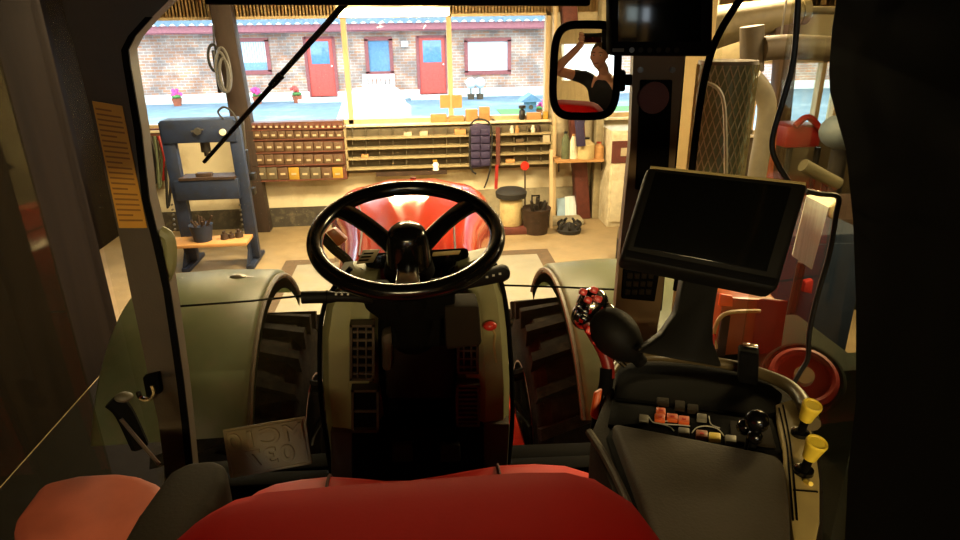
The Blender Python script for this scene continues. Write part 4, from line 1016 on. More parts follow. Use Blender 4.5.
# ------------------------------------------------------------------ steering wheel
th = math.radians(17)
n = V((0.0, -math.sin(th), math.cos(th))); uu = V((1, 0, 0)); ww = n.cross(uu)          # ww points forward and up
c0 = P(407, 234.5, d=1.32)
sw = T('steering_wheel', 'black four spoke style steering wheel with tall centre boss', 'steering wheel', c0-n*.16)
sw['label'] = 'glossy black steering wheel with wide spokes and tall hub before the driver seat'
RW = .1865
MB().torus(c0, RW, .0165, n, 72, 16).build('rim', 'gloss_black', sw)
hub = c0-n*.055
MB().lathe([(.045, -.06), (.05, -.03), (.046, 0), (.043, .045), (.038, .062), (.030, .070), (.01, .074)], hub, n, 32).build('hub', 'gloss_black', sw)
MB().lathe([(.012, 0), (.05, .006), (.055, -.02), (.03, -.03)], hub-n*.02, n, 28).build('hub_base', 'cab_black', sw)
MB().hexa([hub-ww*.052-uu*.012-n*.05, hub-ww*.052+uu*.012-n*.05, hub-ww*.047+uu*.010+n*.015, hub-ww*.047-uu*.010+n*.015], ww*.006, .002).build('hub_lever', 'cab_trim', sw)
for ang in (37, 143, 270):
    a = math.radians(ang); e = uu*math.cos(a)+ww*math.sin(a); s = n.cross(e)
    p0 = hub+e*.03-n*.0; p1 = c0+e*(RW-.004)
    rows = []
    for k in range(7):
        u = k/6; p = p0.lerp(p1, u)+n*(.012*math.sin(u*PI)); wd = .021+.004*(2*u-1)**2; tk = .008
        rows.append([p-s*wd+n*tk*.4, p-s*wd*.7+n*tk, p+s*wd*.7+n*tk, p+s*wd+n*tk*.4, p+s*wd*.8-n*tk, p-s*wd*.8-n*tk])
    MB().loft(rows).build('spoke', 'gloss_black', sw, 50)
# column shroud
co = T('steering_column', 'black steering column shroud with stalk switches below the wheel', 'steering column', P(415, 350, Y=1.40))
MB().lathe([(.03, 0), (.05, -.06), (.052, -.12), (.05, -.2)], c0-n*.10, n, 24).build('column_tube', 'cab_black', co)
poly([(362, 290), (456, 287), (455, 312), (440, 322), (384, 324), (364, 310)], (0, .09, -.01), 'cab_black', 'shroud', co, .012, Y=1.28)
poly([(390, 316), (442, 314), (440, 348), (392, 350)], (0, .09, 0), 'cab_black', 'lower_shroud', co, .01, Y=1.31)
poly([(381, 336), (393, 332), (392, 372), (382, 372)], (0, .05, 0), 'cab_trim', 'side_cheek', co, .01, Y=1.40)
poly([(384, 345), (456, 345), (454, 400), (386, 400)], (0, .05, 0), 'cab_dark', 'knee_cover', co, .012, Y=1.425)
poly([(444, 307), (479, 306), (482, 346), (446, 351)], (0, .08, 0), 'cab_dark', 'module_box', co, .008, Y=1.27)
for y in (314, 320, 326, 332): pass
ls = None
ls = MB().tube([P(302, 297.5, Y=1.27), P(312, 297.2, Y=1.27), P(330, 297, Y=1.275), P(358, 297.5, Y=1.28), P(372, 300, Y=1.29)], lambda u: .0135 if u < .55 else .0105, 12).build('stalk_switch', 'monitor_case', co)
MB().tube([P(326, 297, Y=1.275), P(328, 297, Y=1.275)], .0145, 12, 0).build('collar', 'cab_black', ls)
m = MB()
for k in range(3): c = P(336+k*6, 294.5, Y=1.26); m.box(c, (.004, .002, .003))
m.build('symbol', 'white_print', ls)
rs = MB().hexa([P(462, 279, Y=1.26), P(504, 267.5, Y=1.25), P(510.5, 270, Y=1.25), P(511, 279, Y=1.25), P(505, 283, Y=1.25), P(464, 291, Y=1.26)], (0, .03, 0), .008).build('stalk_switch', 'monitor_case', co)
MB().tube([P(440, 294, Y=1.29), P(466, 285, Y=1.275)], .011, 10, 0).build('arm', 'cab_black', rs)
m = MB()
for k in range(3): m.box(P(487+k*6.5, 277-k*1.6, Y=1.248), (.005, .002, .004))
m.build('symbol', 'white_print', rs)
t = MB().sphere(P(490, 326, Y=1.385), .0155, (1.1, .8, .75)).build('pull_knob', 'button_red', dc)
t['label'] = 'red pull knob'
MB().tube([P(490, 327, Y=1.39), P(495, 334, Y=1.40), P(494, 345, Y=1.41), P(496, 362, Y=1.415)], .003, 6).build('cord', 'strip_beige', t)
# ------------------------------------------------------------------ driver seat
ds = T('driver_seat', 'red leather driver seat seen from behind its backrest', 'seat', V((.03, .8, 1.5)))
top = [(140, 600), (164, 545), (176, 528), (196, 510), (222, 496), (255, 488), (320, 482), (400, 476), (470, 471), (530, 467), (575, 467), (605, 474), (630, 490), (648, 514), (658, 545), (664, 600), (670, 680), (640, 760), (180, 760), (140, 680)]
q = [P(x, y, Y=.50) for x, y in top]
ctr = sum(q, V())/len(q)
rows = []
for k in range(9):                                                    # a padded shell, rounded towards both faces
    u = k/8; y = -.13*u; s = 1-.06*(abs(2*u-1)**4)
    rows.append([ctr+(p-ctr)*s+V((0, y-.0, 0)) for p in q])
def face(rows, cen, first):
    pass
o = MB().loft(rows); o.build('backrest', 'seat_red', ds, 70)
# cushion in front of it with a dip for the thighs
xs = [(250, 492), (258, 486), (275, 479), (300, 474.5), (330, 471.5), (360, 473.5), (385, 476), (410, 475.5), (440, 471), (470, 465.5), (500, 460.5), (535, 459), (565, 461), (588, 468), (600, 476)]
fr = [P(x, y, Y=1.03) for x, y in xs]
rows = []
for k, (dy, dz) in enumerate(((-.46, -.03), (-.25, -.005), (-.07, .002), (-.02, .0), (.0, -.012), (.015, -.04), (.012, -.11), (-.03, -.14), (-.46, -.14))):
    rows.append([p+V((0, dy, dz)) for p in fr])
mcu = MB(); mcu.grid([r for r in rows]+[rows[0]], 0)
mcu.build('cushion', 'seat_red_light', ds, 60)
for px, py in ((330, 471.5), (497, 461)):
    MB().tube([P(px, py, Y=1.03)+V((0, dy, dz)) for dy, dz in ((-.25, .0), (-.07, .004), (-.02, .002), (0, -.010), (.016, -.04), (.014, -.1))], .003, 6, 2).build('seam', 'red_brown', ds)
MB().span((-.16, .45, 1.5), (.2, .95, 1.93), .02).build('pedestal', 'cab_black', ds)
# ------------------------------------------------------------------ left side: armrest, second seat, strut, plate
t = T('left_armrest', 'dark padded armrest of the driver seat on the left', 'armrest', P(180, 500, Z=2.1))
ZA = 2.12
pts = [(168, 470), (188, 460), (216, 457), (227, 464), (226, 480), (212, 505), (186, 540), (160, 580), (130, 600), (90, 600), (112, 555), (136, 514)]
MB().hexa([P(x, y, Z=ZA) for x, y in pts], (0, 0, -.11), .022, 3).build('pad', 'cab_dark', t)
MB().cyl(P(178, 530, Z=ZA)+V((0, 0, -.10)), P(178, 530, Z=ZA)+V((0.0, 0.0, -.6)), .04).build('bracket', 'cab_black', t)
t = T('passenger_seat', 'red passenger seat cushion at the lower left by the door', 'seat', P(100, 520, Z=1.95))
ZP = 1.95
pts = [(40, 480), (80, 471), (118, 469), (140, 472), (160, 480), (176, 500), (180, 560), (150, 620), (20, 620), (10, 520)]
MB().hexa([P(x, y, Z=ZP) for x, y in pts], (0, 0, -.12), .04, 4).build('cushion', 'seat_red_pale', t)
MB().span(P(60, 500, Z=1.83)+V((0, -.1, 0)), V((P(150, 560, Z=1.83).x, P(60, 560, Z=1.83).y, 1.5))).build('base', 'cab_black', t)
t = T('door_strut', 'black gas strut with bright rod low in the left door', 'strut', P(130, 430, Y=1.15))
MB().tube([P(112, 400, Y=1.2), P(124, 412, Y=1.2), P(140, 446, Y=1.2)], .018, 8).build('cylinder', 'cab_black', t)
MB().tube([P(121, 419, Y=1.18), P(140, 442, Y=1.18), P(159, 464, Y=1.18)], .004, 6).build('rod', 'steel', t)
MB().sphere(P(124, 397, Y=1.19), .014, (1.3, 1, .7)).build('cap', 'fender_edge', t)
# number plate, seen from its embossed back
np_ = T('number_plate', 'embossed metal number plate standing back to front on the cab sill', 'number plate', P(270, 475, Y=1.38))
cor = [P(222.5, 430, Y=1.40), P(305, 416.5, Y=1.40), P(312, 464, Y=1.37), P(230, 479, Y=1.37)]
nx = ((cor[1]-cor[0])+(cor[2]-cor[3])).normalized(); ny = ((cor[0]-cor[3])+(cor[1]-cor[2])); ny = (ny-nx*ny.dot(nx)).normalized(); nz = nx.cross(ny)
MB().hexa(cor, -nz*.003, .0012, 1).build('sheet', 'plate_alu', np_)
def bil(u, v): return cor[0].lerp(cor[1], u).lerp(cor[3].lerp(cor[2], u), v)
MB().tube([bil(.035, .05)+nz*.001, bil(.965, .05)+nz*.001, bil(.965, .95)+nz*.001, bil(.035, .95)+nz*.001], .0022, 6, 0, True).build('raised_border', 'plate_alu', np_)
W_ = ((cor[1]-cor[0]).length+(cor[2]-cor[3]).length)/2; Hh = ((cor[0]-cor[3]).length+(cor[1]-cor[2]).length)/2
def word(body, u, v, h, par, mt, name, org, ax, ay, az, mirror=False, sx=1.0, ext=.0012):
    cu = bpy.data.curves.new('lettering', 'FONT'); cu.body = body; cu.size = h*1.4; cu.align_x = 'CENTER'; cu.align_y = 'CENTER'; cu.extrude = ext; cu.bevel_depth = ext*1.0; cu.offset = 0; cu.space_character = 1.15
    to = bpy.data.objects.new('lettering', cu); COL.objects.link(to); bpy.context.view_layer.update()
    me = bpy.data.meshes.new_from_object(to.evaluated_get(bpy.context.evaluated_depsgraph_get()))
    COL.objects.unlink(to); bpy.data.objects.remove(to)
    m = MB(); m.bm.from_mesh(me); bpy.data.meshes.remove(me)
    for q in m.bm.verts:
        p = q.co.copy(); q.co = org+ax*((-p.x if mirror else p.x)*sx)+ay*p.y+az*p.z
    return m.build(name, mt, par)
word('MC10', 0, 0, Hh*.33, np_, 'plate_alu', 'embossed_letters', bil(.5, .29)+nz*.0008, nx, ny, nz, True, 1.22, .002)
word('037', 0, 0, Hh*.33, np_, 'plate_alu', 'embossed_letters', bil(.53, .69)+nz*.0008, nx, ny, nz, True, 1.22, .002)
# ------------------------------------------------------------------ right armrest console
ac = T('armrest_console', 'dark armrest control console at the lower right of the driver', 'console', P(705, 470, Z=2.05))
ZC2 = 2.175
def plate(pts, z, dz, mt, name, bev=.0, par=None, seg=2):
    return MB().hexa([P(x, y, Z=z) for x, y in pts], (0, 0, -dz), bev, seg).build(name, mt, par or ac)
body = [(590, 432), (598, 412), (612, 374), (622, 361), (655, 356), (700, 359), (745, 366), (780, 378), (800, 394), (813, 418), (821, 450), (825, 490), (824, 540), (812, 600), (780, 640), (690, 660), (650, 600)]
plate(body, ZC2, .16, 'cab_dark', 'body', .012)
plate([(606, 436), (614, 424), (640, 422), (672, 470), (700, 560), (660, 600)], ZC2+.006, .03, 'cab_black', 'inner_side', .004)
MB().tube([P(x, y, Z=ZC2+.004) for x, y in ((589, 432), (604, 455), (620, 486), (634, 520), (648, 570))], .006, 8).build('side_bead', 'cab_trim', ac)
# raised hood rim round the far edge
MB().tube([P(x, y, Z=ZC2+.022) for x, y in ((612, 372), (622, 361), (650, 356.5), (690, 359), (735, 366), (770, 377), (790, 387), (803, 402), (812, 424))], lambda u: .0065+.006*u, 10).build('rim', 'rim_satin', ac)
plate([(617, 366), (640, 361), (690, 363), (735, 370), (768, 381), (783, 393), (776, 412), (760, 416), (690, 406), (614, 398)], ZC2+.010, .03, 'cab_black', 'hood_recess', .004)
plate([(612, 398), (690, 404), (772, 418), (783, 452), (690, 446), (608, 424)], ZC2+.006, .02, 'cab_black', 'key_panel', .002)
plate([(730, 420), (770, 424), (776, 446), (732, 441)], ZC2+.010, .01, 'cab_dark', 'lever_panel', .002)
plate([(775, 404), (794, 398), (806, 412), (815, 440), (820, 478), (820, 520), (812, 560), (796, 560), (788, 500), (784, 452)], ZC2+.012, .03, 'strip_beige', 'valve_panel', .004)
for pts in (((779, 408), (786, 440), (789, 470), (793, 520)), ((783, 405), (789, 436), (793, 470), (797, 520))):
    MB().tube([P(x, y, Z=ZC2+.0125) for x, y in pts], .0014, 5).build('panel_groove', 'cab_black', ac)
plate([(793, 489), (818, 491), (818, 492.2), (793, 490.2)], ZC2+.0128, .002, 'cab_black', 'panel_groove')
# keys
def key(x, y, w, h, mt):
    z = ZC2+.012
    return plate([(x-w/2, y-h/2-.5), (x+w/2, y-h/2+.7), (x+w/2, y+h/2+.7), (x-w/2, y+h/2-.5)], z, .008, mt, 'key', .0015)
for x, y, w, h, mt in ((661, 410, 9.5, 6, 'orange'), (660, 416.5, 10.5, 6.5, 'orange'), (672.5, 416, 11, 6, 'orange'), (684, 418.5, 11, 6.5, 'orange'), (644, 417, 9.5, 6, 'key_grey'), (663, 400, 12, 6, 'cab_dark'),
                       (680, 404, 10, 8, 'cab_dark'), (693, 407, 11, 7, 'cab_dark'), (702, 416, 10, 6, 'key_grey'), (684, 430, 11, 6, 'key_grey'), (702, 433, 11.5, 7, 'amber'), (715, 435.5, 12, 7, 'yellow'), (731, 438, 11, 7, 'key_grey')):
    key(x, y, w, h, mt)
for pts in (((649, 417), (653, 422), (662, 424), (670, 427), (674, 431)), ((663, 424), (680, 425), (690, 426)), ((692, 433), (697, 427.5), (707, 426), (718, 429), (724, 436)), ((709, 416), (711, 424), (720, 428)), ((655, 418), (660, 421), (668, 421))):
    MB().tube([P(x, y, Z=ZC2+.0075) for x, y in pts], .0009, 5).build('printed_line', 'white_print', ac)
for x, y in ((661, 410), (660, 416.5), (672.5, 416), (684, 418.5), (702, 433)):
    plate([(x-2, y-.8), (x+2, y-.4), (x+2, y+.8), (x-2, y+.5)], ZC2+.0127, .001, 'button_red', 'key_symbol')
# padded rest
plate([(612, 421), (700, 438), (762, 450), (780, 455), (786, 464), (790, 500), (793, 560), (788, 640), (700, 640), (662, 560), (636, 484)], ZC2+.030, .045, 'pad_grey', 'arm_pad', .012, None, 3)
# ball levers
for x, y, r, zz in ((757, 421, .0165, .04), (755, 437, .0105, .022)):
    c = P(x, y, Z=ZC2+.012+zz)
    o = MB().sphere(c, r, u=20, v=14).build('ball_knob', 'gloss_black', ac)
    MB().cyl(V((c.x-.006, c.y-.004, ZC2+.006)), c, r*.5, n=10).build('stem', 'cab_black', o)
c = P(745, 427, Z=ZC2+.03); MB().sphere(c, .012).build('ball_knob', 'gloss_black', ac)
# yellow valve levers
for i, (b, tp) in enumerate((((800, 434), (806.5, 417)), ((803.5, 472), (810.5, 455)))):
    p = P(*b, Z=ZC2+.014); q = P(*tp, Z=ZC2+.062); dr = (q-p).normalized()
    lv = MB().cyl(p, q, .0055, n=10).build('valve_lever', 'cab_black', ac)
    MB().lathe([(.006, -.006), (.0088, -.004), (.0098, .004), (.0122, .017), (.0132, .022), (.0122, .0245), (.0102, .024), (.0096, .0228), (.001, .0232)], q, V((.08, -.22, 1)), 22).build('yellow_knob', 'yellow', lv)
    MB().lathe([(.0125, 0), (.0125, .006), (.008, .008)], p-dr*.002, (0, 0, 1), 16).build('collar', 'gloss_black', lv)
MB().cyl(P(806, 481, Z=ZC2+.013), P(811, 484, Z=ZC2+.02), .004, .003, 8).build('detent_pin', 'yellow', ac)
# throttle lever at the far rim
t = T('throttle_lever', 'black upright throttle lever with silver top at the console rim', 'lever', P(748, 374, Z=ZC2+.03))
p = P(748, 376, Z=ZC2+.025); q = P(749, 345, Z=ZC2+.075)
MB().hexa([P(737, 374, Z=ZC2+.02), P(758, 377, Z=ZC2+.02), P(758, 386, Z=ZC2+.02), P(738, 383, Z=ZC2+.02)], q-p+V((0, 0, .0)), .004).build('grip', 'cab_black', t)
MB().hexa([a+(q-p) for a in (P(742, 374.5, Z=ZC2+.0205), P(757, 376.5, Z=ZC2+.0205), P(757, 380, Z=ZC2+.0205), P(742, 378, Z=ZC2+.0205))], (0, 0, .003), .001).build('silver_cap', 'chrome', t)
# console mount
MB().span(P(690, 520, Z=2.0)+V((-.08, -.1, 0)), V((P(690, 520, Z=2.0).x+.1, P(690, 520, Z=2.0).y+.12, 1.5)), .02).build('mount', 'cab_black', ac)
# ------------------------------------------------------------------ multifunction joystick
js = T('control_joystick', 'black joystick with chrome head and red buttons beside the console', 'joystick', P(605, 430, d=1.0))
D0 = 1.06
def J(x, y, dd=0.0): return P(x, y, d=D0+dd)
hc = J(592, 305, .03); Rj = Matrix((RT, UP, -FW)).transposed()
Rz = Rj @ Matrix.Rotation(math.radians(-22), 3, 'Z')
MB().sphere(hc, .030, (.92, 1.05, .8), Rz, 24, 16).sphere(J(584, 316, .03), .022, (1, 1.1, .9), Rz, 20, 12).sphere(J(605, 315, .02), .02, (1.1, 1.1, .8), Rz, 20, 12).build('chrome_head', 'chrome', js, 70)
palm = MB().tube([J(602, 320, .015), J(610, 328, .0), J(621, 340, -.005), J(632, 352, 0), J(641, 362, .01)], lambda u: .012+.026*math.sin(min(1, u*1.05+.12)*PI)**.7, 18, 4)
palm.build('palm_rest', 'monitor_case', js, 70)
MB().tube([J(600, 322, .0), J(601, 335, -.005), J(610, 352, -.005), J(625, 366, 0)], .004, 8).build('chrome_trim', 'chrome', js)
for x, y in ((583, 292), (594, 290), (588, 300), (598, 299)):
    c = J(x, y, -.006); MB().box(c, (.012, .011, .016), Rz, .003).build('red_button', 'button_red', js)
for x, y in ((579, 306), (578, 314), (585, 311), (584, 318)):
    c = J(x, y, .002); MB().box(c, (.010, .009, .016), Rz, .002).build('black_button', 'gloss_black', js)
MB().tube([J(588, 322, .01), J(595, 335, .01), J(603, 350, .02), J(608, 366, .02), J(609, 378, .02)], lambda u: .013-.003*u, 10).build('red_grip', 'grip_red', js)
for x, y in ((589, 330), (596, 341)): MB().box(J(x, y, .0), (.012, .014, .014), Rz, .003).build('red_button', 'red_plastic', js)
MB().tube([J(607, 368, .02), J(606, 384, .02), J(602, 400, .02), J(597, 430, .02)], .012, 10).build('stem', 'cab_black', js)
MB().hexa([J(595, 393, .0), J(603, 389, .0), J(600, 408, .0), J(598, 421, .0), J(591, 417, .0)], FW*.014, .003).build('orange_lever', 'orange', js)
MB().hexa([J(603, 394, .005), J(606, 396, .005), J(603, 418, .005), J(599, 420, .005)], FW*.016, .002).build('lever_side', 'gloss_black', js)
# ------------------------------------------------------------------ monitors
tm = T('display_terminal', 'large dark display terminal on a black column at the right', 'monitor', P(700, 362, d=1.05))
mc = [P(648, 165, d=1.03), P(810, 182, d=1.0), P(778, 291, d=.955), P(620, 259, d=.985)]
nrm = (mc[1]-mc[0]).cross(mc[3]-mc[0]).normalized()
if nrm.dot(FW) < 0: nrm = -nrm
MB().hexa(mc, nrm*.05, .010, 3).build('bezel', 'monitor_case', tm)
def mb_(u, v, k=0): return mc[0].lerp(mc[1], u).lerp(mc[3].lerp(mc[2], u), v)-nrm*k
MB().hexa([mb_(.06, .07), mb_(.90, .07), mb_(.90, .86), mb_(.06, .86)], -nrm*.0025, .001).build('screen', 'screen', tm)
MB().hexa([mb_(.02, .90), mb_(.98, .90), mb_(.97, .97), mb_(.03, .97)], -nrm*.0015, .0005).build('lower_lip', 'cab_black', tm)
MB().tube([mb_(.02, .015, -.004), mb_(.98, .015, -.004)], .0035, 6, 0).build('top_edge', 'strip_beige', tm)
su = MB().hexa([P(684, 276, d=1.03), P(720, 284, d=1.02), P(714, 318, d=1.02), P(714, 342, d=1.01), P(724, 368, d=.98), P(690, 362, d=.98), P(636, 352, d=.98), P(662, 334, d=1.0), P(677, 312, d=1.02)], FW*.03, .006)
su.build('column', 'monitor_case', tm)
# switch panel on the pillar
t = T('switch_panel', 'small square switch panel low on the right cab pillar', 'switch panel', P(640, 300, Y=1.385))
poly([(624, 270), (660, 272), (655, 302), (622, 299)], (0, .012, 0), 'cab_black', 'plate', t, .003, Y=1.387)
for r_ in range(3):
    for k in range(4): poly([(628+k*7-r_*1.2, 273.5+r_*8), (633+k*7-r_*1.2, 273.8+r_*8), (632.5+k*7-r_*1.2, 279+r_*8), (627.5+k*7-r_*1.2, 278.7+r_*8)], (0, .006, 0), 'cab_dark', 'switch', t, .001, Y=1.383)
# camera monitor at the top
t = T('camera_monitor', 'black camera monitor hanging from the roof at the top', 'monitor', P(660, 57, Y=1.22))
poly([(611, -40), (716, -44), (713, 56.5), (611, 56)], (0, .04, 0), 'cab_black', 'housing', t, .008, Y=1.22)
poly([(618, -34), (702, -36), (701, 42), (618, 42)], (0, .004, 0), 'screen', 'screen', t, .001, Y=1.218)
for k in range(6): c = P(632+k*9, 50, Y=1.219); MB().cyl(c, c+V((0, .004, 0)), .0048, n=12).build('button', 'key_grey' if k == 0 else 'cab_dark', t)
poly([(613, 48.5), (624, 48.5), (624, 52), (613, 52)], (0, .003, 0), 'cab_trim', 'name_tag', t, 0, Y=1.218)
MB().span(P(655, -30, Y=1.24), V((P(675, -30, Y=1.24).x, 1.28, 3.02))).build('bracket', 'cab_black', t)
# ------------------------------------------------------------------ mirror on the right pillar
mr = T('cab_mirror', 'tall rounded mirror with black frame reflecting the photographer', 'mirror', P(620, 80, d=1.36))
DM = 1.36
Q = P(592, 38, d=DM)
RS = 1.75
Cc = Q+(Q-CAM).normalized()*RS
def on_mirror(x, y, k=0.0):
    d = (P(x, y, d=1.0)-CAM).normalized(); A = CAM-Cc
    b = d.dot(A); c = A.dot(A)-(RS+k)**2
    return CAM+d*(-b-math.sqrt(b*b-c))
def rr(u0, grow=0.0):
    """rounded outline of the mirror, u0 in 0..1"""
    a = 2*PI*u0; e = 2.0/4.2
    ca, sa = math.cos(a), math.sin(a)
    x = math.copysign(abs(ca)**e, ca); y = math.copysign(abs(sa)**e, sa)
    return (585.5+x*(30.5+grow)+.04*y*-50, 70.5+y*(44.5+grow))
NN = 48
rows = [[on_mirror(585.5+(rr(k/NN)[0]-585.5)*s, 70.5+(rr(k/NN)[1]-70.5)*s) for k in range(NN)] for s in (1, .8, .6, .4, .2, .01)]
MB().grid(rows, 0, True).build('mirror_glass', 'mirror', mr, 80)
ring = [on_mirror(*rr(k/NN, 1.5), .002) for k in range(NN)]
MB().tube(ring, .0085, 10, 0, True).build('frame', 'cab_black', mr, 60)
bd = (Cc-Q).normalized()
rows = [[on_mirror(585.5+(rr(k/NN, 2)[0]-585.5)*s, 70.5+(rr(k/NN, 2)[1]-70.5)*s)+bd*z for k in range(NN)] for s, z in ((1, .006), (.97, .03), (.85, .045), (.5, .055), (.01, .056))]
MB().grid(rows, 0, True).build('back_shell', 'cab_black', mr, 60)
MB().tube([P(615, 82, d=1.40), P(622, 80, d=1.40), P(640, 80, d=1.42)], .012, 10).build('arm', 'cab_black', mr)
poly([(618, 70), (627, 70), (626, 92), (617, 92)], (0, .03, 0), 'cab_black', 'clamp', mr, .006, Y=1.40)
# ------------------------------------------------------------------ the photographer, seen in the mirror
HC = V((.0, -.36, 2.60))                                            # head centre
pe = T('person', 'man in a dark t-shirt photographing the cab, seen in the mirror', 'person', (HC.x, -.62, 1.5))
def skin(verts, edges, name, mt, par, sub=2):
    me = bpy.data.meshes.new('tmp'); me.from_pydata([v[0] for v in verts], edges, []); ob = bpy.data.objects.new('tmp', me); COL.objects.link(ob)
    sk = ob.modifiers.new('s', 'SKIN'); 
    for i, v in enumerate(verts):
        r = v[1]; me.skin_vertices[0].data[i].radius = (r, r) if not isinstance(r, tuple) else r
        me.skin_vertices[0].data[i].use_root = (i == 0)
    sb = ob.modifiers.new('b', 'SUBSURF'); sb.levels = sub; sb.render_levels = sub
    bpy.context.view_layer.update()
    m2 = bpy.data.meshes.new_from_object(ob.evaluated_get(bpy.context.evaluated_depsgraph_get()))
    bpy.data.objects.remove(ob)
    m = MB(); m.bm.from_mesh(m2); bpy.data.meshes.remove(m2)
    return m.build(name, mt, par, 80)
hip = V((.03, -.62, 1.93)); ch = V((.03, -.55, 2.26)); nk = V((.03, -.50, 2.42))
shL, shR = V((-.165, -.52, 2.38)), V((.225, -.52, 2.38))
elL, elR = V((-.40, -.28, 2.47)), V((.33, -.30, 2.30))
wrL, wrR = V((-.075, -.085, 2.72)), V((.30, -.08, 2.10))
kn = [V((-.13, -.28, 1.96)), V((.19, -.28, 1.96))]; an = [V((-.14, -.25, 1.57)), V((.20, -.25, 1.57))]
vv = [(hip, (.15, .11)), (V((.03, -.58, 2.1)), (.14, .10)), (ch, (.16, .11)), (nk, .055), (V((.03, -.45, 2.50)), .05),
      (shL, .062), (elL, .045), (wrL, .030), (shR, .062), (elR, .045), (wrR, .030),
      (hip+V((-.09, .04, 0)), .09), (kn[0], .062), (an[0], .042), (an[0]+V((0, .14, -.04)), .035), (hip+V((.09, .04, 0)), .09), (kn[1], .062), (an[1], .042), (an[1]+V((0, .14, -.04)), .035)]
ee = [(0, 1), (1, 2), (2, 3), (3, 4), (2, 5), (5, 6), (6, 7), (2, 8), (8, 9), (9, 10), (0, 11), (11, 12), (12, 13), (13, 14), (0, 15), (15, 16), (16, 17), (17, 18)]
bd_ = skin(vv, ee, 'body', 'skin', pe)
# head joined on the neck
m = MB(); hd_r = .085
rows = []
for j in range(17):
    v = PI*j/16; row = []
    for k in range(24):
        a = 2*PI*k/24
        x = math.sin(v)*math.cos(a); y = math.sin(v)*math.sin(a); z = math.cos(v)
        sx, sy, sz = .078, .098, .120
        if z < -.2: sx *= 1-.32*(-z-.2); 
        p = V((x*sx, y*sy, z*sz))
        fy = max(0, y)                                                # +Y is the face
        p.y += .020*fy*math.exp(-((x/.16)**2))*math.exp(-((z+.12)/.16)**2)      # nose
        p.y -= .010*fy*math.exp(-((abs(x)-.38)/.18)**2)*math.exp(-((z-.08)/.12)**2)   # eye sockets
        p.y += .008*fy*math.exp(-((z+.75)/.2)**2)
        row.append(HC+p)
    rows.append(row)
m.grid(rows, 0)
for r in rows: pass
m.tube([HC+V((0, -.02, -.06)), V((.03, -.46, 2.47)), nk], .052, 14)
m.build('head', 'skin', bd_, 80)
for s in (-1, 1):
    MB().sphere(HC+V((s*.030, .083, .010)), .011, (1.2, .6, .7)).build('eye', 'gauge_white', bd_)
    MB().sphere(HC+V((s*.030, .090, .010)), .005).build('iris', 'cab_black', bd_)
    MB().sphere(HC+V((s*.080, -.005, -.005)), .026, (.35, .7, 1.1)).build('ear', 'skin', bd_)
    MB().tube([HC+V((s*.016, .092, .032)), HC+V((s*.03, .094, .037)), HC+V((s*.048, .080, .031))], .0035, 6).build('eyebrow', 'hair', bd_)
MB().sphere(HC+V((0, .094, -.058)), .02, (1.2, .4, .3)).build('mouth', 'mouth', bd_)
rows = []
for j in range(9):
    v = PI*.56*j/8
    rows.append([HC+V((math.sin(v)*math.cos(a)*.086, math.sin(v)*math.sin(a)*.104-.006, math.cos(v)*.128)) for a in [2*PI*k/24 for k in range(24)] ] )
for j, r in enumerate(rows):
    for k, p in enumerate(r):
        a = 2*PI*k/24; f = max(0, math.sin(a))
        if p.z < HC.z+.075*f: p.z = HC.z+.075*f+.0; 
        if f > .3: p.y = min(p.y, HC.y+.07+(.0 if p.z > HC.z+.09 else 0))
MB().grid(rows, .006, True).build('hair', 'hair', pe, 60)
# clothes
vt = [(V((.03, -.60, 1.97)), (.158, .118)), (V((.03, -.58, 2.1)), (.155, .115)), (ch, (.172, .12)), (V((.025, -.49, 2.425)), .068), (shL, .074), (shL.lerp(elL, .55), .06), (shR, .074), (shR.lerp(elR, .55), .06)]
skin(vt, [(0, 1), (1, 2), (2, 3), (2, 4), (4, 5), (2, 6), (6, 7)], 'shirt', 'shirt', pe)
vj = [(hip, (.162, .12)), (hip+V((-.09, .05, 0)), .1), (kn[0], .072), (an[0]+V((0, 0, .05)), .056), (hip+V((.09, .05, 0)), .1), (kn[1], .072), (an[1]+V((0, 0, .05)), .056)]
skin(vj, [(0, 1), (1, 2), (2, 3), (0, 4), (4, 5), (5, 6)], 'trousers', 'jeans', pe)
for a in an: MB().tube([a+V((0, -.06, -.03)), a+V((0, .06, -.03)), a+V((0, .17, -.04))], .042, 12).build('shoe', 'black_rubber', pe)
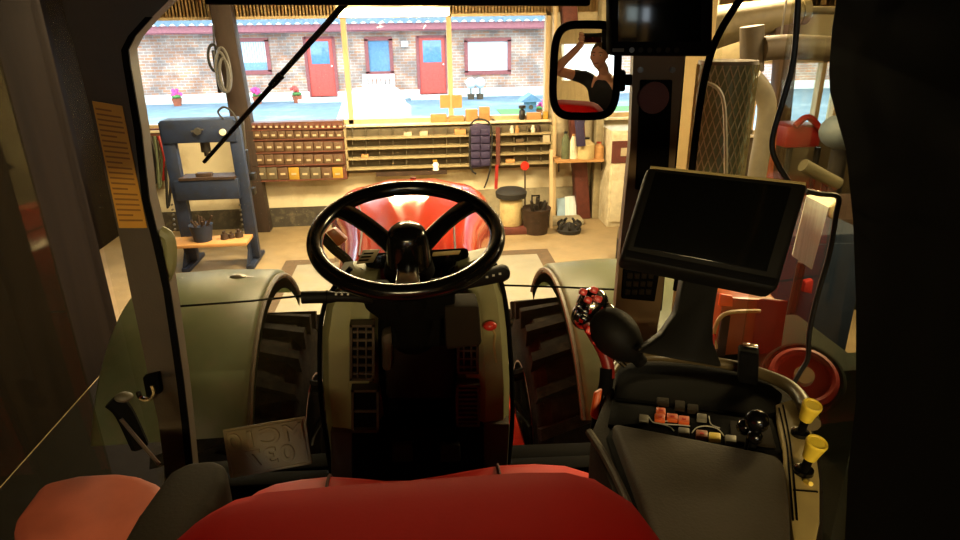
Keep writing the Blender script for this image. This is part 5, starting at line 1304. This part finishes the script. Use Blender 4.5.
# phone behind the lens, held by the left hand
ph = T('mobile_phone', 'black phone held up by the man in the mirror', 'phone', CAM-FW*.02)
pcx = CAM-FW*.012
def F_(x, y, z): return pcx+RT*x+UP*y-FW*z
MB().box(F_(-.0, -.005, .004), (.145, .072, .008), Rj, .006, 3).build('case', 'gloss_black', ph)
MB().box(F_(-.0, -.005, .0085), (.128, .066, .001), Rj).build('screen', 'screen', ph)
MB().cyl(F_(0, 0, -.0005), F_(0, 0, .001), .004, n=16).build('lens', 'chrome', ph)
def hand(wr, palm, tips, thumb, name):
    verts = [(wr, .024), (wr.lerp(palm, .55), (.030, .016)), (palm, (.036, .014))]
    ed = [(0, 1), (1, 2)]
    o = skin(verts, ed, name, 'skin', bd_, 1)
    for pts in tips+[thumb]:
        MB().tube(pts, lambda u: .0088-.002*u, 10, 3).build('finger', 'skin', bd_, 70)
pl = F_(-.088, -.004, .014)
tips = []
for k in range(4):
    y = .026-.018*k; ln = (.9, 1, .95, .8)[k]
    tips.append([F_(-.080, y, .018), F_(-.092, y+.002, .000), F_(-.088, y+.002, -.010), F_(-.088+.030*ln, y, -.0095)])
hand(wrL, pl, tips, [F_(-.082, -.036, .016), F_(-.078, -.046, .012), F_(-.062, -.034, .0165), F_(-.045, -.022, .0165)], 'hand')
tips = []
for k in range(4):
    b = wrR+V((-.03+.018*k, .075, -.035)); tips.append([b, b+V((0, .03, -.008)), b+V((0, .045, -.03)), b+V((0, .035, -.048))])
hand(wrR, wrR+V((0, .06, -.03)), tips, [wrR+V((-.03, .03, -.02)), wrR+V((-.055, .06, -.03)), wrR+V((-.05, .085, -.045))], 'hand')
# ------------------------------------------------------------------ picture settings
vs_ = SC.view_settings; vs_.view_transform = 'Standard'; vs_.look = 'None'; vs_.exposure = 0.95; vs_.gamma = 1.0; vs_.use_curve_mapping = False
SC.cycles.max_bounces = 10; SC.cycles.transparent_max_bounces = 16; SC.cycles.caustics_reflective = False; SC.cycles.caustics_refractive = False
SC.cycles.sample_clamp_indirect = 4.0
